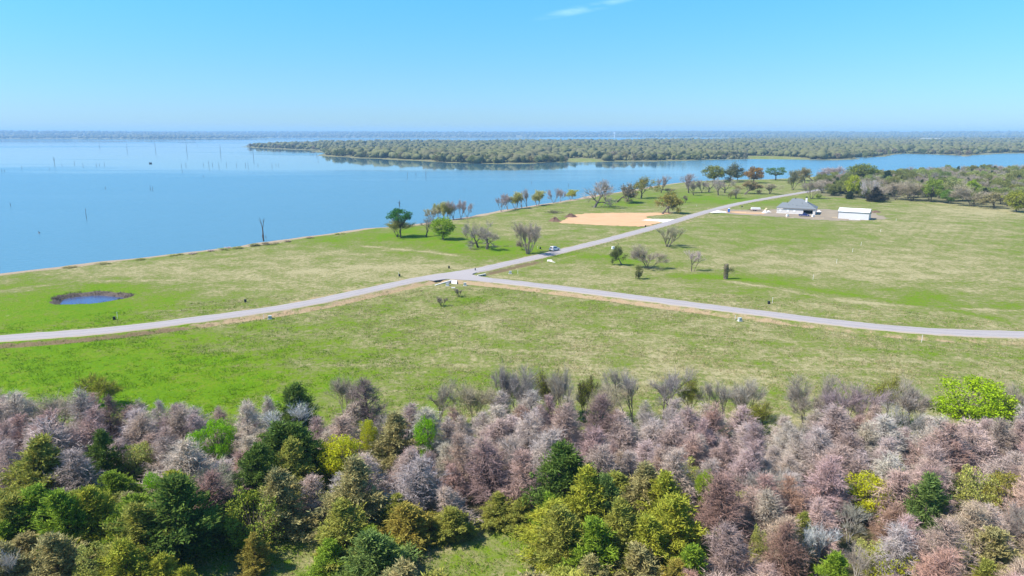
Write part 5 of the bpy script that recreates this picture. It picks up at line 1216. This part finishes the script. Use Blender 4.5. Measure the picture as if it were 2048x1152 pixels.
def trailer():
    o = root('flatbed_trailer', 1510, 422.0, R(-6), 'flatbed trailer with red frame and white wrapped load', 'trailer', dz=0.05)
    m = MB(); m.box((0, 0, 0.75), (6.2, 2.1, 0.25)); part('deck', m, M_RUST, o)
    m = MB(); m.box((0.3, 0, 1.45), (5.4, 1.9, 1.1), taper=0.93); part('load', m, M_WHITE, o)
    m = MB(); m.tube([(-3.1, 0, 0.7), (-4.6, 0, 0.6)], [0.1, 0.08], 6, True); part('drawbar', m, M_BLACK, o)
    for x in (-0.5, 0.6):
        for sg in (-1, 1): wheel(o, x, sg * 1.1, 0.36, 0.22, sg)
trailer()
def plank_stack(px, py, n, L, rz, label, mat=None, wdt=0.3):
    o = root('lumber_stack', px, py, rz, label, 'lumber', dz=0.05)
    for i in range(n):
        m = MB(); m.box((RNG.uniform(-0.1, 0.1), (i % 3) * (wdt + 0.05), 0.06 + 0.11 * (i // 3)), (L * RNG.uniform(0.9, 1), wdt, 0.1)); part('plank', m, mat or M_LUMBER, o)
plank_stack(1580, 436.8, 6, 4.0, R(-4), 'low stack of pale planks in front of the house wall')
plank_stack(1638, 437.2, 6, 5.8, R(-3), 'long stack of pale planks between house and shed')
plank_stack(1670, 435.8, 6, 2.2, R(-8), 'short stack of planks at the left corner of the shed')
plank_stack(1709, 440.2, 3, 5.4, R(-12), 'white boards lying in front of the shed', M_WHITE, 0.4)
plank_stack(1541, 418.8, 6, 5.0, R(2), 'stack of planks behind the rubble left of the house')
plank_stack(1508, 426.2, 9, 9.0, R(-5), 'long spread of pale boards on the orange earth left of the house')
def mound(px, py, rx, ry, h, mat, label, seed, name='dirt_mound', cat='dirt mound'):
    x, y = G(px, py); rng = np.random.default_rng(seed); nr, na = 9, 22; V = [(0, 0, h)]; F = []
    ph = rng.uniform(0, 6, 3)
    for i in range(1, nr + 1):
        t = i / nr
        for j in range(na):
            a = j * 2 * math.pi / na; k = 1 + 0.18 * math.sin(2 * a + ph[0]) + 0.12 * math.sin(5 * a + ph[1])
            zz = h * (math.cos(t * math.pi) * 0.5 + 0.5) * (1 + rng.normal(0, 0.13)) + rng.normal(0, 0.05) * h
            V.append((rx * t * k * math.cos(a), ry * t * k * math.sin(a), zz if i < nr else -0.15))
    F += [(0, 1 + j, 1 + (j + 1) % na) for j in range(na)]
    for i in range(nr - 1):
        for j in range(na): F.append((1 + i * na + j, 1 + (i + 1) * na + j, 1 + (i + 1) * na + (j + 1) % na, 1 + i * na + (j + 1) % na))
    m = MB(); m.add(V, F); o = link(name, m.mesh(name, mat), loc=(x, y, HZ(x, y))); return tag(o, label, cat)
mound(1110, 442.5, 3.6, 3.0, 2.1, M_SOIL, 'dark red soil heap at the near left corner of the orange pad', 1)
mound(1141, 434, 3.8, 3.0, 1.8, M_SOIL, 'dark red soil heap at the far left corner of the orange pad', 2)
mound(1751, 424.5, 3.4, 3, 1.0, M_SOIL, 'low dark soil heap behind the shed', 3)
mound(1530, 425.5, 2.4, 2.0, 1.3, M_CHALK, 'pale rubble heap left of the house', 4, 'rubble_heap', 'rubble')
mound(1537, 424.2, 2.0, 1.8, 0.9, M_CHALK, 'small pale sand heap nearest the house wall', 5, 'sand_heap', 'sand heap')
mound(1638, 423.6, 1.6, 1.6, 0.9, M_CHALK, 'white sand heap behind the house corner', 6, 'sand_heap', 'sand heap')
def leaning_boards():
    o = root('leaning_boards', 1531, 425.2, R(20), 'tilted pale boards propped up on the rubble heap', 'boards', dz=0.05)
    for i in range(3):
        m = MB(); y0 = i * 0.4; m.add([(-1.2, y0, 0), (1.0, y0, 2.6), (1.0, y0 + 0.3, 2.6), (-1.2, y0 + 0.3, 0), (-1.1, y0, -0.05), (1.1, y0, 2.55), (1.1, y0 + 0.3, 2.55), (-1.1, y0 + 0.3, -0.05)], [(0, 1, 2, 3), (7, 6, 5, 4), (0, 4, 5, 1), (3, 2, 6, 7), (1, 5, 6, 2), (0, 3, 7, 4)]); part('board', m, M_LUMBER, o)
leaning_boards()
def barrel(px, py, label, mat=M_WHITE):
    o = root('water_tank', px, py, 0.3, label, 'tank', dz=0.05); m = MB(); m.box((0, 0, 0.72), (1.1, 1.1, 1.05), taper=0.95); part('tank', m, mat, o)
    m = MB(); m.box((0, 0, 0.12), (1.2, 1.2, 0.14)); part('pallet', m, M_LUMBER, o); m = MB(); m.tube([(0, 0, 1.24), (0, 0, 1.34)], [0.14, 0.14], 8, True); part('lid', m, M_BLACK, o)
barrel(1574.5, 433.5, 'white cube tank standing left of the blue truck'); barrel(1626, 434.3, 'white cube tank standing right of the garage opening')
def canopy():
    o = root('board_shelter', 1738, 438.5, R(-30), 'yellow board roof on a pole beside the shed', 'shelter')
    m = MB(); m.tube([(0, 0, -0.2), (0, 0, 3.2)], [0.07, 0.06], 6, True); part('pole', m, M_LUMBER, o)
    m = MB(); m.tube([(-1.6, 1.6, -0.2), (-1.6, 1.6, 3.5)], [0.07, 0.06], 6, True); part('pole', m, M_LUMBER, o)
    m = MB(); m.add([(-2.6, -0.8, 3.5), (0.9, -0.8, 3.1), (0.9, 2.2, 3.3), (-2.6, 2.2, 3.75), (-2.6, -0.8, 3.58), (0.9, -0.8, 3.18), (0.9, 2.2, 3.38), (-2.6, 2.2, 3.83)], [(0, 3, 2, 1), (4, 5, 6, 7), (0, 1, 5, 4), (1, 2, 6, 5), (2, 3, 7, 6), (3, 0, 4, 7)]); part('roof', m, M_YEL, o)
canopy()
# ------------------------------------------------------------------ culverts and roadside boxes
def wall_between(o, name, a, b, z0, z1, th, mat):
    a, b = np.array(a), np.array(b); d = b - a; L = float(np.linalg.norm(d)); m = MB(); c = (a + b) / 2
    m.box((c[0], c[1], (z0 + z1) / 2), (L, th, z1 - z0), math.atan2(d[1], d[0])); return part(name, m, mat, o)
def culvert(pa, pb, apron, label, zt=0.05, depth=1.0):
    a, b = G(*pa), G(*pb); o = link('culvert', None, loc=(0, 0, 0)); tag(o, label, 'culvert')
    hw = wall_between(o, 'headwall', a, b, -depth, zt, 0.35, M_CONC)
    wall_between(o, 'coping', a, b, zt + 0.002, zt + 0.14, 0.5, M_CHALK)
    if apron:
        P = [G(*p) for p in apron]; m = MB(); k = len(P); m.add([(x, y, 0.10 if i < k // 2 else -0.55) for i, (x, y) in enumerate(P)] + [(x, y, -1.0) for x, y in P], [tuple(range(k))] + [(i, (i + 1) % k, (i + 1) % k + k, i + k) for i in range(k)]); part('apron', m, M_CHALK, o)
    for t in (0.45, 0.7):
        c = np.array(a) * (1 - t) + np.array(b) * t; d = np.array(b) - np.array(a); n_ = np.array((d[1], -d[0])) / np.linalg.norm(d)
        m = MB(); m.tube([(*(c - n_ * 0.3), -0.5), (*(c + n_ * 0.45), -0.5)], [0.33, 0.33], 12, True); part('pipe', m, M_BLACK, o)
culvert((870.5, 571), (902, 561.4), [(902.5, 560.3), (914, 561.5), (913, 570.5), (903, 572.5)], 'concrete culvert with white apron at the road junction')
culvert((955, 551.2), (971, 548), None, 'small concrete culvert wall in the wedge between the two roads', 0.0, 0.6)
culvert((1095, 521.2), (1110, 525), [(1094.5, 519.8), (1103, 519.6), (1112, 524.2), (1104, 525.2)], 'white concrete drain end below the white car', -0.05, 0.6)
def utility_box(px, py, label, s=0.85, mat=M_GREYBOX):
    o = root('utility_box', px, py, RNG.uniform(-0.5, 0.5), label, 'utility box', 'utility boxes along the roads')
    m = MB(); m.box((0, 0, 0.06 * s), (1.25 * s, 1.15 * s, 0.16)); part('pad', m, M_CONC, o)
    m = MB(); m.box((0, 0, 0.55 * s), (0.95 * s, 0.85 * s, 0.85 * s), taper=0.94); b = part('cabinet', m, mat, o)
    m = MB(); m.box((0, 0, 1.0 * s), (1.0 * s, 0.9 * s, 0.07)); part('lid', m, mat, b)
utility_box(895, 571.8, 'grey utility box in front of the white culvert apron'); utility_box(930, 571.5, 'grey utility box right of the culvert apron')
utility_box(1020.5, 547.5, 'pale utility box beside the wedge between the roads'); utility_box(540, 638.2, 'grey utility box below the main road at left')
utility_box(1479.5, 642.5, 'grey utility box below the side road at right'); utility_box(1226, 498.0, 'white utility box in the ditch left of the olive grey tree', 1.0, M_WHITE)
for px, py, lb in [(229, 639.5, 'black meter box below the pond'), (491, 604.5, 'black meter box above the main road at left'), (799, 552.5, 'black meter box on the lawn above the road near the junction'), (898, 536.5, 'black meter box on the lawn left of the junction'), (1080.5, 498, 'dark meter box by the vase shaped tree'), (1537.5, 608, 'black meter box above the side road at right'), (1291, 453.5, 'dark box at the near edge of the orange pad'), (1484, 413.5, 'dark box on the verge above the trailer')]:
    o = root('meter_box', px, py, 0.2, lb, 'meter box', 'small dark meter boxes'); m = MB(); m.box((0, 0, 0.35), (0.55, 0.5, 0.75), taper=0.9); b = part('cabinet', m, M_BLACK, o); m = MB(); m.box((0, 0, 0.76), (0.6, 0.55, 0.07)); part('lid', m, M_BLACK, b)
for px, py, h, lb in [(235, 637, 1.7, 'thin white marker pole next to the black box below the pond'), (527.5, 636, 1.2, 'white marker stake left of the grey box below the main road'), (797, 550.5, 1.0, 'white marker stake on the lawn above the junction'), (1035.5, 548, 1.3, 'white marker stake right of the pale box by the road wedge'), (1470, 640, 1.2, 'white marker stake left of the grey box below the side road'), (1544.5, 606, 1.6, 'white marker pole next to the black box above the side road'), (1761, 464.5, 1.6, 'white survey stake farthest up the right field'), (1722, 491, 1.5, 'white survey stake second down the right field'), (1705, 504, 1.5, 'white survey stake third down the right field'), (1673, 527, 1.6, 'white survey stake fourth down the right field'), (1626, 559, 1.6, 'white survey stake nearest the side road in the right field'), (1843, 684.5, 1.7, 'white marker post below the side road near the right edge'), (1393, 413, 1.1, 'white stake on the lawn by the far road'), (1792, 442, 1.2, 'white stake in the field right of the shed'), (1075, 497.5, 1.0, 'white stake by the vase shaped tree')]:
    o = root('marker_stake', px, py, 0, lb, 'stake', 'white marker stakes'); m = MB(); m.tube([(0, 0, -0.2), (0.03, 0, h)], [0.045, 0.04], 6, True); part('post', m, M_WHITE, o); m = MB(); m.box((0.05, 0, h - 0.1), (0.14, 0.04, 0.14)); part('flag', m, M_WHITE, o)
o = root('marker_post', 950.5, 541.5, 0, 'dark post with pale cap at the edge of the junction', 'post', dz=0.1); m = MB(); m.tube([(0, 0, -0.2), (0, 0, 0.95)], [0.2, 0.15], 8, True); part('post', m, M_BLACK, o); m = MB(); m.tube([(0, 0, 0.95), (0, 0, 1.1)], [0.17, 0.12], 8, True); part('cap', m, M_LUMBER, o)
o = root('concrete_slab', 906.5, 576, 0.1, 'small pale slab lying in the grass below the culvert', 'slab'); m = MB(); m.box((0, 0, 0.06), (1.1, 0.9, 0.14)); part('slab', m, M_CONC, o)
# ------------------------------------------------------------------ far away things
def pier(pa, pb, label):
    a, b = np.array(G(*pa, WZ)), np.array(G(*pb, WZ)); o = link('pier', None, loc=(a[0], a[1], WZ)); tag(o, label, 'pier', 'low piers on the far water'); d = b - a; L = float(np.linalg.norm(d)); rz = math.atan2(d[1], d[0]); o.rotation_euler = (0, 0, rz)
    m = MB(); m.box((L / 2, 0, 3.2), (L, 4, 1.2)); part('deck', m, M_CONC, o)
    for i in range(9):
        m = MB(); m.tube([(L * (i + 0.5) / 9, 0, -1), (L * (i + 0.5) / 9, 0, 2.65)], [1.3, 1.3], 8, True); part('pile', m, M_DARK, o)
pier((202, 284.3), (253, 284.3), 'low pier on the far water at the left, longer of two'); pier((356, 285.2), (392, 285.2), 'low pier on the far water right of the longer one')
def duck_blind():
    x, y = G(301, 327, WZ); o = link('duck_blind', None, loc=(x, y, WZ)); tag(o, 'small dark floating blind alone on the calm lake', 'blind'); m = MB(); m.box((0, 0, 0.7), (3.4, 2.2, 1.5)); part('hut', m, M_DARK, o); m = MB(); m.box((0, 0, 1.55), (3.8, 2.6, 0.2)); part('roof', m, M_TRIM, o)
duck_blind()
def water_tower():
    y = 7300.0; x = (1229 - 1024) / FPX * y * cp; z = float(terrain(np.array([x]), np.array([y]))[0][0]); o = link('water_tower', None, loc=(x, y, z)); tag(o, 'tiny white water tower on the horizon', 'tower'); H = 45 - z + 12
    m = MB(); m.tube([(0, 0, -2), (0, 0, H * 0.75)], [4, 3], 10); part('stem', m, M_WHITE, o); m = MB(); m.tube([(0, 0, H * 0.72), (0, 0, H * 0.8), (0, 0, H * 0.92), (0, 0, H)], [3, 8, 8, 2], 12, True); part('tank', m, M_WHITE, o)
water_tower()
def far_shed():
    y = 4300.0; x = (1862 - 1024) / FPX * y * cp; z = 14.0; o = link('warehouse', None, loc=(x, y, 0)); tag(o, 'long pale warehouse roof showing above the far woods', 'warehouse')
    m = MB(); m.box((0, 0, z / 2), (110, 40, z)); part('wall', m, M_SHED, o); m = MB(); m.add([(-56, -21, z), (56, -21, z), (56, 21, z), (-56, 21, z), (-56, 0, z + 3), (56, 0, z + 3)], [(0, 1, 5, 4), (2, 3, 4, 5), (1, 2, 5), (3, 0, 4)]); part('roof', m, M_GREYBOX, o)
far_shed()
# ------------------------------------------------------------------ grass standing in the near meadow
def meadow():
    rng = np.random.default_rng(90); n = 130000
    r = 50 + 150 * rng.random(n) ** 0.8; a = rng.uniform(-R(40), R(40), n); x, y = r * np.sin(a), r * np.cos(a)
    px, py = PROJ(x, y, 0 * x); dm, _ = polydist(MAIN, x, y); db, _ = polydist(BRANCH, x, y)
    k = (np.minimum(dm, db) > 4.2) & ((y > FOREST_EDGE(x) - 3) | (CLEAR(px, py) > 0.25)) & (pond_rho(x, y) > 1.1) & (sdf(NEAR, x, y) > 6)
    cl = wav(x, y, 1.7) + 0.8 * wav(x, y, 5.3, 1) + 0.5 * wav(x, y, 0.7, 2) + rng.normal(0, 0.5, n)
    k &= cl > 0.15
    x, y = x[k], y[k]; z, F = terrain(x, y); lush = F['lush'] + rng.normal(0, 0.18, len(x)) + 0.12 * wav(x, y, 7.0, 2)
    for nm, sel, col, lb in (('dry_grass', lush < 0.5, (0.36, 0.31, 0.16), 'pale dry tufts of grass in the near meadow'), ('green_grass', lush >= 0.5, (0.12, 0.23, 0.008), 'fresh green tufts of grass in the near meadow')):
        C = MB(); P0 = np.stack([x[sel], y[sel], z[sel] - 0.03], -1); m = len(P0)
        for q in range(3):
            P = P0 + rng.normal(0, 0.2, (m, 3)) * (1.6, 1, 0)
            D = np.stack([rng.normal(0, 0.7, m), rng.normal(0, 0.5, m), np.full(m, 0.8)], -1)
            blades(C, P, D, rng.uniform(0.2, 0.5, m), rng.uniform(0.06, 0.14, m), rng, True)
        o = link(nm, C.mesh(nm, M_LEAF), color=col); o['kind'] = 'stuff'; o['label'] = lb; o['category'] = 'grass'; print(nm, m)
def reeds():
    rng = np.random.default_rng(95); n = 2600; a = rng.uniform(0, 6.28, n); k = 1 + 0.07 * np.sin(3 * a + 1) + 0.05 * np.sin(5 * a)
    q = rng.uniform(0.80, 1.10, n) * k; x = POND_C[0] + POND_R[0] * q * np.cos(a); y = POND_C[1] + POND_R[1] * q * np.sin(a)
    kk = (wav(x, y, 1.3) + rng.normal(0, 0.4, n) > -0.1) & ((np.sin(a) > -0.35) | (rng.random(n) < 0.12)); x, y = x[kk], y[kk]; z = terrain(x, y)[0]; m = len(x)
    C = MB(); blades(C, np.stack([x, y, z - 0.05], -1), np.stack([rng.normal(0, 0.5, m), rng.normal(0, 0.4, m), np.ones(m)], -1), rng.uniform(0.25, 0.8, m), rng.uniform(0.05, 0.14, m), rng, True)
    o = link('reeds', C.mesh('reeds', M_TWIG), color=(0.17, 0.135, 0.09)); o['kind'] = 'stuff'; o['label'] = 'dark dead reeds round the rim of the pond'; o['category'] = 'reeds'
reeds()
meadow()
# ------------------------------------------------------------------ air
hm = bpy.data.materials.new('haze_air'); hm.use_nodes = True; hn = hm.node_tree; hn.nodes.clear()
ho = hn.nodes.new('ShaderNodeOutputMaterial'); hv = hn.nodes.new('ShaderNodeVolumePrincipled')
hv.inputs['Color'].default_value = (0.40, 0.66, 0.98, 1); hv.inputs['Density'].default_value = 0.0001; hv.inputs['Anisotropy'].default_value = 0.0
hn.links.new(hv.outputs[0], ho.inputs['Volume'])
m = MB(); m.box((0, 44000, 50), (146000, 100000, 116)); hz = link('haze', m.mesh('haze', hm)); hz['kind'] = 'stuff'; hz['label'] = 'thin pale blue haze in the air'; hz['category'] = 'haze'
